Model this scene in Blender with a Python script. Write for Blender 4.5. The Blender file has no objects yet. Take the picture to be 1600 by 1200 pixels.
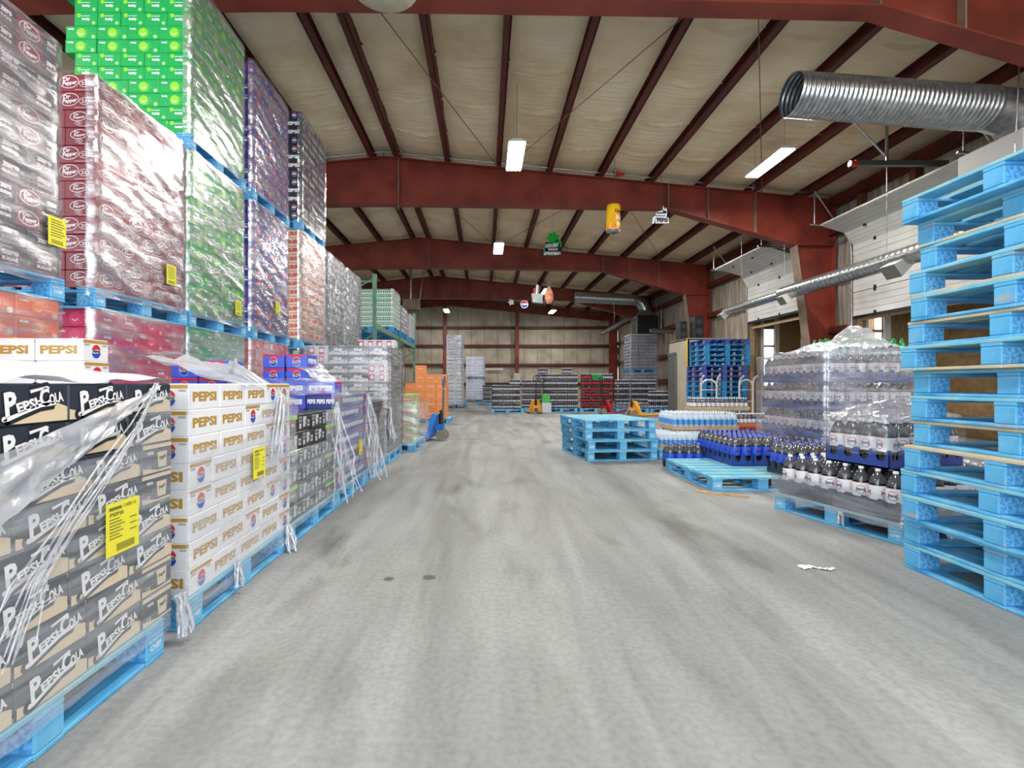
import bpy, bmesh, math, random
from mathutils import Vector, Matrix, noise, Euler
random.seed(11)
PI = math.pi
SC = bpy.context.scene
COL = SC.collection

# ---------------- camera, world, light, exposure ----------------
cam_d = bpy.data.cameras.new('camera')
cam = bpy.data.objects.new('camera', cam_d)
COL.objects.link(cam)
cam.location = (0, 0, 1.05)
cam.rotation_euler = (PI / 2, 0, 0)
cam_d.sensor_width = 36
cam_d.lens = 36 * 760 / 1600
cam_d.shift_x = 43 / 1600
cam_d.clip_start = 0.05
cam_d.clip_end = 200
SC.camera = cam
SC.view_settings.view_transform = 'Standard'
SC.view_settings.look = 'None'
SC.view_settings.gamma = 1
SC.view_settings.use_curve_mapping = False
SC.view_settings.exposure = 0.55
SC.cycles.max_bounces = 7
SC.cycles.diffuse_bounces = 4
SC.cycles.glossy_bounces = 3
SC.cycles.transmission_bounces = 4
SC.cycles.transparent_max_bounces = 12
SC.cycles.sample_clamp_indirect = 4
SC.cycles.caustics_reflective = False
SC.cycles.caustics_refractive = False

W_ = bpy.data.worlds.new('daylight')
SC.world = W_
W_.use_nodes = True
bg = W_.node_tree.nodes['Background']
bg.inputs[0].default_value = (0.86, 0.93, 1.0, 1)
bg.inputs[1].default_value = 2.6

def area_light(name, loc, rot, sx, sy, power, color=(1, 1, 1), portal=False):
    d = bpy.data.lights.new(name, 'AREA')
    d.shape = 'RECTANGLE'; d.size = sx; d.size_y = sy; d.energy = power; d.color = color
    o = bpy.data.objects.new(name, d); COL.objects.link(o)
    o.location = loc; o.rotation_euler = rot
    if portal: d.cycles.is_portal = True
    return o
# the open near end of the building lets the daylight in (a sampling portal, gives no light itself)
area_light('daylight_portal', (-2.3, -4.0, 2.9), (PI / 2, 0, PI), 20.5, 5.8, 1, portal=True)

# ---------------- helpers ----------------
def lin(c):
    c = c / 255
    return c / 12.92 if c <= .04045 else ((c + .055) / 1.055) ** 2.4
def rgb(r, g, b): return (lin(r), lin(g), lin(b), 1)
MATS = {}
def mat(name, col, rough=.5, metal=0, emit=0, spec=.5, coat=0):
    if name in MATS: return MATS[name]
    m = bpy.data.materials.new(name); m.use_nodes = True
    p = m.node_tree.nodes['Principled BSDF']
    p.inputs['Base Color'].default_value = rgb(*col)
    p.inputs['Roughness'].default_value = rough
    p.inputs['Metallic'].default_value = metal
    p.inputs['Specular IOR Level'].default_value = spec
    p.inputs['Coat Weight'].default_value = coat
    if emit:
        p.inputs['Emission Color'].default_value = rgb(*col)
        p.inputs['Emission Strength'].default_value = emit
    MATS[name] = m
    return m
def nodes_of(m):
    nt = m.node_tree
    return nt, nt.nodes, nt.links, nt.nodes['Principled BSDF']
def noise_mat(name, cols, scale=(1, 1, 1), nscale=5, detail=5, rough=.6, metal=0, bump=0, bscale=None, stops=None, bdist=.01, coord='Object', spec=.4):
    if name in MATS: return MATS[name]
    m = mat(name, (128, 128, 128), rough, metal, spec=spec)
    nt, N, Lk, p = nodes_of(m)
    tc = N.new('ShaderNodeTexCoord'); mp = N.new('ShaderNodeMapping'); mp.inputs['Scale'].default_value = scale
    Lk.new(tc.outputs[coord], mp.inputs['Vector'])
    nz = N.new('ShaderNodeTexNoise'); nz.inputs['Scale'].default_value = nscale; nz.inputs['Detail'].default_value = detail
    Lk.new(mp.outputs[0], nz.inputs['Vector'])
    cr = N.new('ShaderNodeValToRGB'); e = cr.color_ramp.elements
    stops = stops or [.3 + .4 * i / (len(cols) - 1) for i in range(len(cols))]
    while len(e) < len(cols): e.new(.5)
    for i, c in enumerate(cols):
        e[i].position = stops[i]; e[i].color = rgb(*c)
    Lk.new(nz.outputs['Fac'], cr.inputs[0]); Lk.new(cr.outputs[0], p.inputs['Base Color'])
    if bump:
        mp2 = N.new('ShaderNodeMapping'); mp2.inputs['Scale'].default_value = bscale or scale
        Lk.new(tc.outputs[coord], mp2.inputs['Vector'])
        n2 = N.new('ShaderNodeTexNoise'); n2.inputs['Scale'].default_value = nscale; n2.inputs['Detail'].default_value = 4
        Lk.new(mp2.outputs[0], n2.inputs['Vector'])
        b = N.new('ShaderNodeBump'); b.inputs['Strength'].default_value = bump; b.inputs['Distance'].default_value = bdist
        Lk.new(n2.outputs['Fac'], b.inputs['Height']); Lk.new(b.outputs[0], p.inputs['Normal'])
    return m

class MB:
    """collects shapes into one mesh"""
    def __init__(s): s.v = []; s.f = []; s.m = []; s.smooth = []
    def add(s, vs, fs, mi=0, sm=False):
        b = len(s.v); s.v += [tuple(q) for q in vs]
        for f in fs: s.f.append([b + i for i in f]); s.m.append(mi); s.smooth.append(sm)
        return s
    def box(s, x0, x1, y0, y1, z0, z1, mi=0):
        return s.add([(x0, y0, z0), (x1, y0, z0), (x1, y1, z0), (x0, y1, z0), (x0, y0, z1), (x1, y0, z1), (x1, y1, z1), (x0, y1, z1)],
                     [(0, 3, 2, 1), (4, 5, 6, 7), (0, 1, 5, 4), (1, 2, 6, 5), (2, 3, 7, 6), (3, 0, 4, 7)], mi)
    def hexa(s, p, mi=0):
        return s.add(p, [(0, 3, 2, 1), (4, 5, 6, 7), (0, 1, 5, 4), (1, 2, 6, 5), (2, 3, 7, 6), (3, 0, 4, 7)], mi)
    def bbox(s, x0, x1, y0, y1, z0, z1, c=.004, mi=0):
        """box with chamfered edges"""
        vs = []; fs = []
        X, Y, Z = (x0, x1), (y0, y1), (z0, z1)
        idx = {}
        for i in (0, 1):
            for j in (0, 1):
                for k in (0, 1):
                    cx, cy, cz = X[i], Y[j], Z[k]
                    dx = c if i == 0 else -c; dy = c if j == 0 else -c; dz = c if k == 0 else -c
                    idx[i, j, k, 0] = len(vs); vs.append((cx, cy + dy, cz + dz))
                    idx[i, j, k, 1] = len(vs); vs.append((cx + dx, cy, cz + dz))
                    idx[i, j, k, 2] = len(vs); vs.append((cx + dx, cy + dy, cz))
        I = lambda i, j, k, a: idx[i, j, k, a]
        fs += [[I(0,0,0,0), I(0,0,1,0), I(0,1,1,0), I(0,1,0,0)], [I(1,0,0,0), I(1,1,0,0), I(1,1,1,0), I(1,0,1,0)]]
        fs += [[I(0,0,0,1), I(1,0,0,1), I(1,0,1,1), I(0,0,1,1)], [I(0,1,0,1), I(0,1,1,1), I(1,1,1,1), I(1,1,0,1)]]
        fs += [[I(0,0,0,2), I(0,1,0,2), I(1,1,0,2), I(1,0,0,2)], [I(0,0,1,2), I(1,0,1,2), I(1,1,1,2), I(0,1,1,2)]]
        for k in (0, 1):
            for j in (0, 1): fs.append([I(0,j,k,1), I(1,j,k,1), I(1,j,k,2), I(0,j,k,2)])
            for i in (0, 1): fs.append([I(i,0,k,0), I(i,1,k,0), I(i,1,k,2), I(i,0,k,2)])
        for i in (0, 1):
            for j in (0, 1): fs.append([I(i,j,0,0), I(i,j,1,0), I(i,j,1,1), I(i,j,0,1)])
        for i in (0, 1):
            for j in (0, 1):
                for k in (0, 1): fs.append([I(i,j,k,0), I(i,j,k,1), I(i,j,k,2)])
        return s.add(vs, fs, mi)
    def tube(s, p0, p1, r0, r1=None, n=10, mi=0, caps=True, sm=True):
        r1 = r0 if r1 is None else r1
        p0, p1 = Vector(p0), Vector(p1); d = (p1 - p0).normalized()
        a = d.orthogonal().normalized(); b = d.cross(a)
        vs = []
        for p, r in ((p0, r0), (p1, r1)):
            for i in range(n):
                t = 2 * PI * i / n; vs.append(p + (a * math.cos(t) + b * math.sin(t)) * r)
        s.add(vs, [(i, (i + 1) % n, n + (i + 1) % n, n + i) for i in range(n)], mi, sm)
        if caps:
            s.add(vs[:n], [list(range(n))[::-1]], mi); s.add(vs[n:], [list(range(n))], mi)
        return s
    def path(s, pts, r, n=8, mi=0, caps=True):
        """tube through points; r number or list"""
        pts = [Vector(p) for p in pts]; rs = r if isinstance(r, (list, tuple)) else [r] * len(pts)
        vs = []; up = None
        for i, p in enumerate(pts):
            d = (pts[min(i + 1, len(pts) - 1)] - pts[max(i - 1, 0)]).normalized()
            if up is None: a = d.orthogonal().normalized()
            else:
                a = (up - d * up.dot(d))
                a = a.normalized() if a.length > 1e-6 else d.orthogonal().normalized()
            up = a; b = d.cross(a)
            for k in range(n):
                t = 2 * PI * k / n; vs.append(p + (a * math.cos(t) + b * math.sin(t)) * rs[i])
        fs = []
        for i in range(len(pts) - 1):
            for k in range(n): fs.append((i * n + k, i * n + (k + 1) % n, (i + 1) * n + (k + 1) % n, (i + 1) * n + k))
        s.add(vs, fs, mi, True)
        if caps:
            s.add(vs[:n], [list(range(n))[::-1]], mi); s.add(vs[-n:], [list(range(n))], mi)
        return s
    def lathe(s, prof, n=12, c=(0, 0, 0), mi=0, mis=None):
        """prof: [(r,z)], mis: material index per band"""
        vs = []; 
        for r, z in prof:
            for k in range(n):
                t = 2 * PI * k / n; vs.append((c[0] + r * math.cos(t), c[1] + r * math.sin(t), c[2] + z))
        b = len(s.v); s.v += vs
        for i in range(len(prof) - 1):
            for k in range(n):
                s.f.append([b + i * n + k, b + i * n + (k + 1) % n, b + (i + 1) * n + (k + 1) % n, b + (i + 1) * n + k])
                s.m.append(mis[i] if mis else mi); s.smooth.append(True)
        return s
    def grid(s, fn, nu, nv, mi=0, keep=None, sm=True):
        vs = [fn(i / nu, j / nv) for j in range(nv + 1) for i in range(nu + 1)]
        fs = []
        for j in range(nv):
            for i in range(nu):
                if keep is None or keep((i + .5) / nu, (j + .5) / nv):
                    a = j * (nu + 1) + i; fs.append((a, a + 1, a + nu + 2, a + nu + 1))
        return s.add(vs, fs, mi, sm)
    def mesh(s, name, mats):
        me = bpy.data.meshes.new(name)
        me.from_pydata(s.v, [], s.f)
        for m in mats: me.materials.append(m)
        me.polygons.foreach_set('material_index', s.m)
        me.polygons.foreach_set('use_smooth', s.smooth)
        me.update()
        return me
    def build(s, name, mats, parent=None, loc=(0, 0, 0), rz=0):
        if not isinstance(mats, (list, tuple)): mats = [mats]
        return place(name, s.mesh(name, mats), parent, loc, rz)
def place(name, me, parent=None, loc=(0, 0, 0), rz=0):
    o = bpy.data.objects.new(name, me); COL.objects.link(o)
    o.location = loc; o.rotation_euler = (0, 0, rz)
    if parent: o.parent = parent
    return o
def tag(o, label=None, cat=None, group=None, kind=None):
    if label: o['label'] = label
    if cat: o['category'] = cat
    if group: o['group'] = group
    if kind: o['kind'] = kind
    return o
def empty(name, loc=(0, 0, 0), rz=0): return place(name, None, None, loc, rz)
def struct(o, label=None):
    o['kind'] = 'structure'
    if label: o['label'] = label
    return o
def copy_tree(o, parent=None):
    c = o.copy(); COL.objects.link(c)
    if parent: c.parent = parent
    for ch in KIDS.get(o.name, []): copy_tree(ch, c)
    return c
KIDS = {}
def reg(root, *kids): KIDS.setdefault(root.name, []).extend(kids); return root
ORD = 'bottom second third fourth fifth sixth seventh eighth ninth tenth eleventh twelfth thirteenth fourteenth fifteenth sixteenth'.split()
NTH = ['first'] + ORD[1:]

# ---------------- lettering ----------------
_tc = {}
def text_geo(t, bold=0., shear=0., sp=1.):
    k = (t, bold, shear, sp)
    if k in _tc: return _tc[k]
    cu = bpy.data.curves.new('t', 'FONT'); cu.body = t; cu.size = 1; cu.offset = bold; cu.shear = shear
    cu.space_character = sp; cu.resolution_u = 2; cu.fill_mode = 'FRONT' if hasattr(cu, 'fill_mode') else cu.fill_mode
    o = bpy.data.objects.new('t', cu); COL.objects.link(o)
    dg = bpy.context.evaluated_depsgraph_get()
    me = bpy.data.meshes.new_from_object(o.evaluated_get(dg))
    vs = [(v.co.x, v.co.y) for v in me.vertices]; fs = [list(p.vertices) for p in me.polygons]
    if me.polygons and me.polygons[0].normal.z < 0: fs = [f[::-1] for f in fs]
    bpy.data.objects.remove(o); bpy.data.meshes.remove(me); bpy.data.curves.remove(cu)
    x0 = min(v[0] for v in vs); x1 = max(v[0] for v in vs); y0 = min(v[1] for v in vs); y1 = max(v[1] for v in vs)
    _tc[k] = ([(x - (x0 + x1) / 2, y - (y0 + y1) / 2) for x, y in vs], fs, x1 - x0, y1 - y0)
    return _tc[k]
class Art:
    """flat print laid on a face: uv polygons with material index and layer"""
    def __init__(s): s.a = []
    def poly(s, pts, mi, ly=1): s.a.append((pts, [list(range(len(pts)))], mi, ly)); return s
    def rect(s, u0, v0, u1, v1, mi, ly=1): return s.poly([(u0, v0), (u1, v0), (u1, v1), (u0, v1)], mi, ly)
    def disc(s, u, v, r, mi, ly=2, rv=None, a0=0, a1=2 * PI, n=20, rot=0):
        rv = rv or r; pts = []
        for i in range(n + (0 if abs(a1 - a0 - 2 * PI) < 1e-6 else 1)):
            t = a0 + (a1 - a0) * i / n; x, y = r * math.cos(t), rv * math.sin(t)
            pts.append((u + x * math.cos(rot) - y * math.sin(rot), v + x * math.sin(rot) + y * math.cos(rot)))
        return s.poly(pts, mi, ly)
    def ring(s, u, v, r, w, mi, ly=2, rv=None, a0=0, a1=2 * PI, n=20, rot=0):
        rv = rv or r; vs = []; fs = []
        for i in range(n + 1):
            t = a0 + (a1 - a0) * i / n
            for q in (0, w):
                x, y = (r - q) * math.cos(t), (rv - q) * math.sin(t)
                vs.append((u + x * math.cos(rot) - y * math.sin(rot), v + x * math.sin(rot) + y * math.cos(rot)))
        fs = [[2 * i, 2 * i + 2, 2 * i + 3, 2 * i + 1] for i in range(n)]
        s.a.append((vs, fs, mi, ly)); return s
    def text(s, t, u, v, w, h, mi, ly=3, bold=.03, shear=0, rot=0, sp=1.):
        vs, fs, tw, th = text_geo(t, bold, shear, sp)
        kx, ky = w / tw, h / th; c, q = math.cos(rot), math.sin(rot)
        s.a.append(([(u + x * kx * c - y * ky * q, v + x * kx * q + y * ky * c) for x, y in vs], fs, mi, ly)); return s
    def globe(s, u, v, r, red, white, blue, ly=2, txt=None, ink=None, rv=None):
        k = (rv or r) / r
        s.disc(u, v, r, white, ly, rv=rv)
        up = [(u + r * .93 * math.cos(t), v + r * k * .93 * math.sin(t)) for t in [PI * (.06 + .88 * i / 10) for i in range(11)]]
        s.poly(up + [(u - r * .4, v + r * k * .22), (u + r * .3, v + r * k * .3)], red, ly + 1)
        dn = [(u + r * .93 * math.cos(t), v + r * k * .93 * math.sin(t)) for t in [PI * (1.06 + .88 * i / 10) for i in range(11)]]
        s.poly(dn + [(u + r * .4, v - r * k * .22), (u - r * .3, v - r * k * .3)], blue, ly + 1)
        if txt: s.text(txt, u, v, r * 1.5, r * k * .36, ink, ly + 2, .04)
        return s
    def on(s, mb, O, U, V, Nn, eps=.0007):
        O, U, V, Nn = Vector(O), Vector(U), Vector(V), Vector(Nn)
        for vs, fs, mi, ly in s.a:
            mb.add([O + U * x + V * y + Nn * (eps * ly) for x, y in vs], fs, mi)

# ---------------- base materials ----------------
FRAME = noise_mat('red_oxide_steel', [(98, 40, 30), (130, 53, 40), (146, 66, 50)], (1, 1, 1), 1.5, 5, .45)
PURL = noise_mat('dark_oxide_steel', [(76, 32, 26), (104, 44, 36)], (1, 1, 1), 3, 4, .5)
TAN_STEEL = noise_mat('tan_steel', [(120, 98, 84), (150, 132, 112)], (1, 1, 1), 4, 4, .6)  # tan-grey steel; on the column inner flanges the tone stands for reflected light
STEEL = noise_mat('galvanised_steel', [(150, 155, 158), (196, 200, 202)], (1, 1, 1), 14, 4, .28, .9)
WHITEM = mat('white_enamel', (225, 225, 222), .4)
BLACKM = mat('black_plastic', (22, 23, 25), .45)
GREYM = mat('grey_plastic', (110, 112, 115), .5)
PINE = noise_mat('raw_pine', [(170, 140, 100), (205, 178, 138)], (1, 12, 12), 3, 4, .7)
OSB = noise_mat('plywood', [(140, 110, 75), (176, 146, 104)], (6, 2, 2), 4, 5, .7)
CARD = noise_mat('cardboard', [(188, 156, 122), (206, 178, 146)], (1, 1, 1), 6, 3, .8)

def pallet_mat(name, cols, worn):
    m = noise_mat(name, cols, (1, 1, 1), 6, 6, .62, 0, .25, (3, 30, 30), bdist=.004)
    nt, N, Lk, p = nodes_of(m)
    tc = N.new('ShaderNodeTexCoord'); mp = N.new('ShaderNodeMapping'); mp.inputs['Scale'].default_value = (2, 9, 9)
    Lk.new(tc.outputs['Object'], mp.inputs['Vector'])
    oi = N.new('ShaderNodeObjectInfo')
    ad = N.new('ShaderNodeVectorMath'); ad.operation = 'ADD'; Lk.new(mp.outputs[0], ad.inputs[0]); 
    mu = N.new('ShaderNodeMath'); mu.operation = 'MULTIPLY'; mu.inputs[1].default_value = 37
    Lk.new(oi.outputs['Random'], mu.inputs[0]); Lk.new(mu.outputs[0], ad.inputs[1])
    nz = N.new('ShaderNodeTexNoise'); nz.inputs['Scale'].default_value = 1.4; nz.inputs['Detail'].default_value = 8; nz.inputs['Roughness'].default_value = .7
    Lk.new(ad.outputs[0], nz.inputs['Vector'])
    r = N.new('ShaderNodeValToRGB'); r.color_ramp.elements[0].position = .57; r.color_ramp.elements[1].position = .70
    r.color_ramp.elements[1].color = (worn, worn, worn, 1)
    Lk.new(nz.outputs['Fac'], r.inputs[0])
    mx = N.new('ShaderNodeMix'); mx.data_type = 'RGBA'; mx.inputs['B'].default_value = rgb(186, 170, 140)
    src = p.inputs['Base Color'].links[0].from_socket
    Lk.new(src, mx.inputs['A']); Lk.new(r.outputs[0], mx.inputs['Factor']); Lk.new(mx.outputs['Result'], p.inputs['Base Color'])
    return m
PB = pallet_mat('blue_pallet_paint', [(60, 150, 205), (95, 178, 225), (120, 196, 232)], .75)
PBT = pallet_mat('blue_pallet_top', [(84, 170, 210), (120, 190, 214), (150, 200, 205)], 1)
PBE = noise_mat('blue_endgrain', [(66, 146, 205), (120, 190, 232)], (1, 1, 1), 60, 2, .7, 0, .4, bdist=.003, stops=[.4, .6])
PD = pallet_mat('navy_pallet_paint', [(46, 60, 130), (66, 88, 160), (80, 104, 170)], .3)
PT = pallet_mat('deep_blue_pallet_paint', [(30, 110, 170), (44, 134, 190), (60, 150, 200)], .4)
INKW = mat('stencil_white', (225, 235, 240), .6)

def film_mat(name, lo, hi, tint=(235, 238, 245), ang=.1, vz=13, rough=.2, gl=.5, p0=.38, p1=.68):
    m = bpy.data.materials.new(name); m.use_nodes = True
    nt = m.node_tree; N = nt.nodes; Lk = nt.links; N.remove(N['Principled BSDF']); out = N['Material Output']
    tc = N.new('ShaderNodeTexCoord'); mp = N.new('ShaderNodeMapping')
    mp.inputs['Rotation'].default_value = (ang, ang * .5, 0); mp.inputs['Scale'].default_value = (1.2, 1.2, vz)
    Lk.new(tc.outputs['Object'], mp.inputs['Vector'])
    nz = N.new('ShaderNodeTexNoise'); nz.inputs['Scale'].default_value = 1.6; nz.inputs['Detail'].default_value = 7; nz.inputs['Roughness'].default_value = .62; nz.inputs['Distortion'].default_value = .5
    Lk.new(mp.outputs[0], nz.inputs['Vector'])
    mr = N.new('ShaderNodeMapRange'); mr.inputs['From Min'].default_value = p0; mr.inputs['From Max'].default_value = p1
    mr.inputs['To Min'].default_value = lo; mr.inputs['To Max'].default_value = hi
    Lk.new(nz.outputs['Fac'], mr.inputs['Value'])
    tr = N.new('ShaderNodeBsdfTransparent'); df = N.new('ShaderNodeBsdfDiffuse'); df.inputs[0].default_value = rgb(*tint)
    gs = N.new('ShaderNodeBsdfGlossy'); gs.inputs['Roughness'].default_value = rough; gs.inputs[0].default_value = (.95, .96, 1, 1)
    b = N.new('ShaderNodeBump'); b.inputs['Strength'].default_value = .6; b.inputs['Distance'].default_value = .012
    Lk.new(nz.outputs['Fac'], b.inputs['Height']); Lk.new(b.outputs[0], gs.inputs['Normal'])
    m1 = N.new('ShaderNodeMixShader'); m1.inputs[0].default_value = gl; Lk.new(df.outputs[0], m1.inputs[1]); Lk.new(gs.outputs[0], m1.inputs[2])
    m2 = N.new('ShaderNodeMixShader'); Lk.new(mr.outputs[0], m2.inputs[0]); Lk.new(tr.outputs[0], m2.inputs[1]); Lk.new(m1.outputs[0], m2.inputs[2])
    Lk.new(m2.outputs[0], out.inputs['Surface'])
    MATS[name] = m
    return m
FILM_L = film_mat('clear_film_light', .14, .5, gl=.4)
FILM_H = film_mat('clear_film_heavy', .16, .78, tint=(205, 205, 212), ang=.3, vz=8, rough=.16, gl=.65)
FILM_W = film_mat('bunched_film', .45, .95, ang=.6, vz=3, rough=.25, gl=.4)
FILM_M = film_mat('milky_film', .68, .97, tint=(238, 240, 246), ang=.5, vz=5, rough=.3, gl=.25)
FILM_T = film_mat('thin_film', .05, .28, gl=.6)
FILM_G = film_mat('grey_bottle_film', .2, .7, tint=(200, 205, 220), ang=.15, vz=9, rough=.15, gl=.6)
# ---------------- room ----------------
RX, LX, RIDGE, SLOPE, RZ = 8.25, -12.9, -2.33, .0965, 6.34
YN, YB = -4.0, 30.1
FY = [-.8, 5.35, 11.39, 17.64, 23.9]
def roofz(x): return RZ - SLOPE * abs(x - RIDGE)

# floor: dusty concrete with tyre tracks along the aisle
fl = mat('concrete', (180, 184, 184), .62, spec=.3)
nt, N, Lk, p = nodes_of(fl)
tc = N.new('ShaderNodeTexCoord')
def nz_(scale, s, d, rot=0, lac=2, dist=0):
    mp = N.new('ShaderNodeMapping'); mp.inputs['Scale'].default_value = scale; mp.inputs['Rotation'].default_value = (0, 0, rot)
    Lk.new(tc.outputs['Object'], mp.inputs['Vector'])
    n = N.new('ShaderNodeTexNoise'); n.inputs['Scale'].default_value = s; n.inputs['Detail'].default_value = d; n.inputs['Distortion'].default_value = dist
    Lk.new(mp.outputs[0], n.inputs['Vector']); return n.outputs['Fac']
def ramp_(src, cols, stops):
    cr = N.new('ShaderNodeValToRGB'); e = cr.color_ramp.elements
    while len(e) < len(cols): e.new(.5)
    for i, c in enumerate(cols): e[i].position = stops[i]; e[i].color = rgb(*c)
    Lk.new(src, cr.inputs[0]); return cr.outputs[0]
def mix_(a, b, f=None, mode='MIX', fv=.5):
    mx = N.new('ShaderNodeMix'); mx.data_type = 'RGBA'; mx.blend_type = mode
    Lk.new(a, mx.inputs['A']); Lk.new(b, mx.inputs['B'])
    if f is not None: Lk.new(f, mx.inputs['Factor'])
    else: mx.inputs['Factor'].default_value = fv
    return mx.outputs['Result']
base = ramp_(nz_((1, .35, 1), .9, 8), [(172, 175, 174), (193, 195, 195), (208, 209, 209)], [.3, .5, .7])
tracks = ramp_(nz_((1.9, .22, 1), 1.2, 9, .06, dist=.9), [(168, 167, 165), (212, 212, 211), (236, 236, 236)], [.3, .52, .68])
sweep = ramp_(nz_((.5, 1.6, 1), 1.1, 7, .7, dist=1.2), [(140, 142, 142), (212, 213, 211)], [.36, .5])
fine = ramp_(nz_((1, 1, 1), 40, 6), [(165, 166, 165), (215, 215, 213)], [.35, .6])
blot = ramp_(nz_((1.1, .5, 1), 1.5, 12, .35, dist=.5), [(255, 255, 255), (255, 255, 255), (168, 164, 158)], [.3, .56, .74])
streak = ramp_(nz_((2.2, .3, 1), 2.2, 10, -.35, dist=1.5), [(255, 255, 255), (238, 238, 238), (205, 205, 205)], [.4, .56, .75])
base = mix_(mix_(base, blot, mode='MULTIPLY', fv=.9), streak, mode='MULTIPLY', fv=.6)
c = mix_(base, tracks, mode='MULTIPLY', fv=.7); c = mix_(c, sweep, mode='MULTIPLY', fv=.12); c = mix_(c, fine, mode='MULTIPLY', fv=.45)
# two small round oil stains beside the white cartons
ds = N.new('ShaderNodeVectorMath'); ds.operation = 'DISTANCE'
for cx, cy, r in ((-.515, 2.62, .022), (-.3, 2.64, .028)):
    d = N.new('ShaderNodeVectorMath'); d.operation = 'DISTANCE'; d.inputs[1].default_value = (cx, cy, 0)
    Lk.new(tc.outputs['Object'], d.inputs[0])
    mr = N.new('ShaderNodeMapRange'); mr.inputs['From Min'].default_value = r; mr.inputs['From Max'].default_value = r * 1.5
    mr.inputs['To Min'].default_value = .8; mr.inputs['To Max'].default_value = 0
    Lk.new(d.outputs['Value'], mr.inputs['Value'])
    k = N.new('ShaderNodeRGB'); k.outputs[0].default_value = rgb(75, 72, 72)
    c = mix_(c, k.outputs[0], mr.outputs[0])
Lk.new(c, p.inputs['Base Color'])
b_ = N.new('ShaderNodeBump'); b_.inputs['Strength'].default_value = .25; b_.inputs['Distance'].default_value = .004
Lk.new(nz_((1, 1, 1), 25, 6), b_.inputs['Height']); Lk.new(b_.outputs[0], p.inputs['Normal'])
struct(MB().box(LX, RX + 3, YN, YB + .2, -.2, 0).build('floor', fl), 'pale grey dusty concrete floor with tyre marks')

# ceiling: sagging cream insulation blanket above the purlins
CEIL = noise_mat('ceiling_fabric', [(222, 196, 158), (238, 216, 180), (246, 230, 200)], (1, 1, 1), 1.2, 5, .7, 0, .7, (1.2, 14, 1), bdist=.03)
pr = [-2.0 + 1.185 * k for k in range(9)]; pl = [-2.66 - 1.185 * k for k in range(9)]
allp = sorted(pr + pl)
def ceil_fn(x0, x1):
    def f(u, v):
        x = x0 + (x1 - x0) * u; y = YN + (YB - YN) * v
        w = max(0., min([abs(x - q) for q in allp])); s = min(1, w / .35)
        ph = y / 1.22 + .16 * noise.noise((round((x + 2) / 1.185) * 7.3, 0, 2)) + .07 * math.sin((x + 2) / 1.185 * 2 * PI + 1.6) + .03 * noise.noise((x * 3, y, 1))
        fr = ph - math.floor(ph); seam = .05 * math.exp(-((fr - .5) / .018) ** 2) - .02 * math.exp(-((fr - .45) / .03) ** 2)
        sag = .04 * s + .012 * noise.noise((x * 1.3, y * 1.8, 0)) * s + .006 * noise.noise((x * 1.2, y * 12, 5)) * s
        return (x, y, roofz(x) + .20 - sag - seam * s * .7)
    return f
mb = MB(); mb.grid(ceil_fn(LX, RIDGE), 70, 1300); mb.grid(ceil_fn(RIDGE, RX + .1), 80, 1300)
struct(mb.build('ceiling', CEIL), 'cream insulation blanket ceiling with cross seams')
struct(MB().hexa([(LX, YN, roofz(LX) + .3), (RIDGE, YN, RZ + .3), (RIDGE, YB + .3, RZ + .3), (LX, YB + .3, roofz(LX) + .3),
                  (LX, YN, roofz(LX) + .35), (RIDGE, YN, RZ + .35), (RIDGE, YB + .3, RZ + .35), (LX, YB + .3, roofz(LX) + .35)])
       .hexa([(RIDGE, YN, RZ + .3), (RX + .3, YN, roofz(RX) + .3), (RX + .3, YB + .3, roofz(RX) + .3), (RIDGE, YB + .3, RZ + .3),
              (RIDGE, YN, RZ + .35), (RX + .3, YN, roofz(RX) + .35), (RX + .3, YB + .3, roofz(RX) + .35), (RIDGE, YB + .3, RZ + .35)]).build('roof', STEEL))
# purlins (C channels)
for i, x in enumerate(allp):
    s = 1 if x > RIDGE else -1; z = roofz(x)
    mb = MB(); mb.box(x - .012, x + .012, YN, YB, z, z + .2)
    mb.box(x - (.1 if s > 0 else 0), x + (.1 if s < 0 else 0), YN, YB, z, z + .012); mb.box(x - .09, x + .09, YN, YB, z + .19, z + .2)
    mb.box(x - s * .1 - .004, x - s * .1 + .004, YN, YB, z, z + .03)
    for yy in range(0, 26, 2): mb.box(x - s * .013 - .006, x - s * .013 + .006, yy + .5, yy + .56, z + .07, z + .13)
    struct(mb.build('trim_%d' % (i + 1), PURL), 'dark red steel roof purlin')

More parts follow.
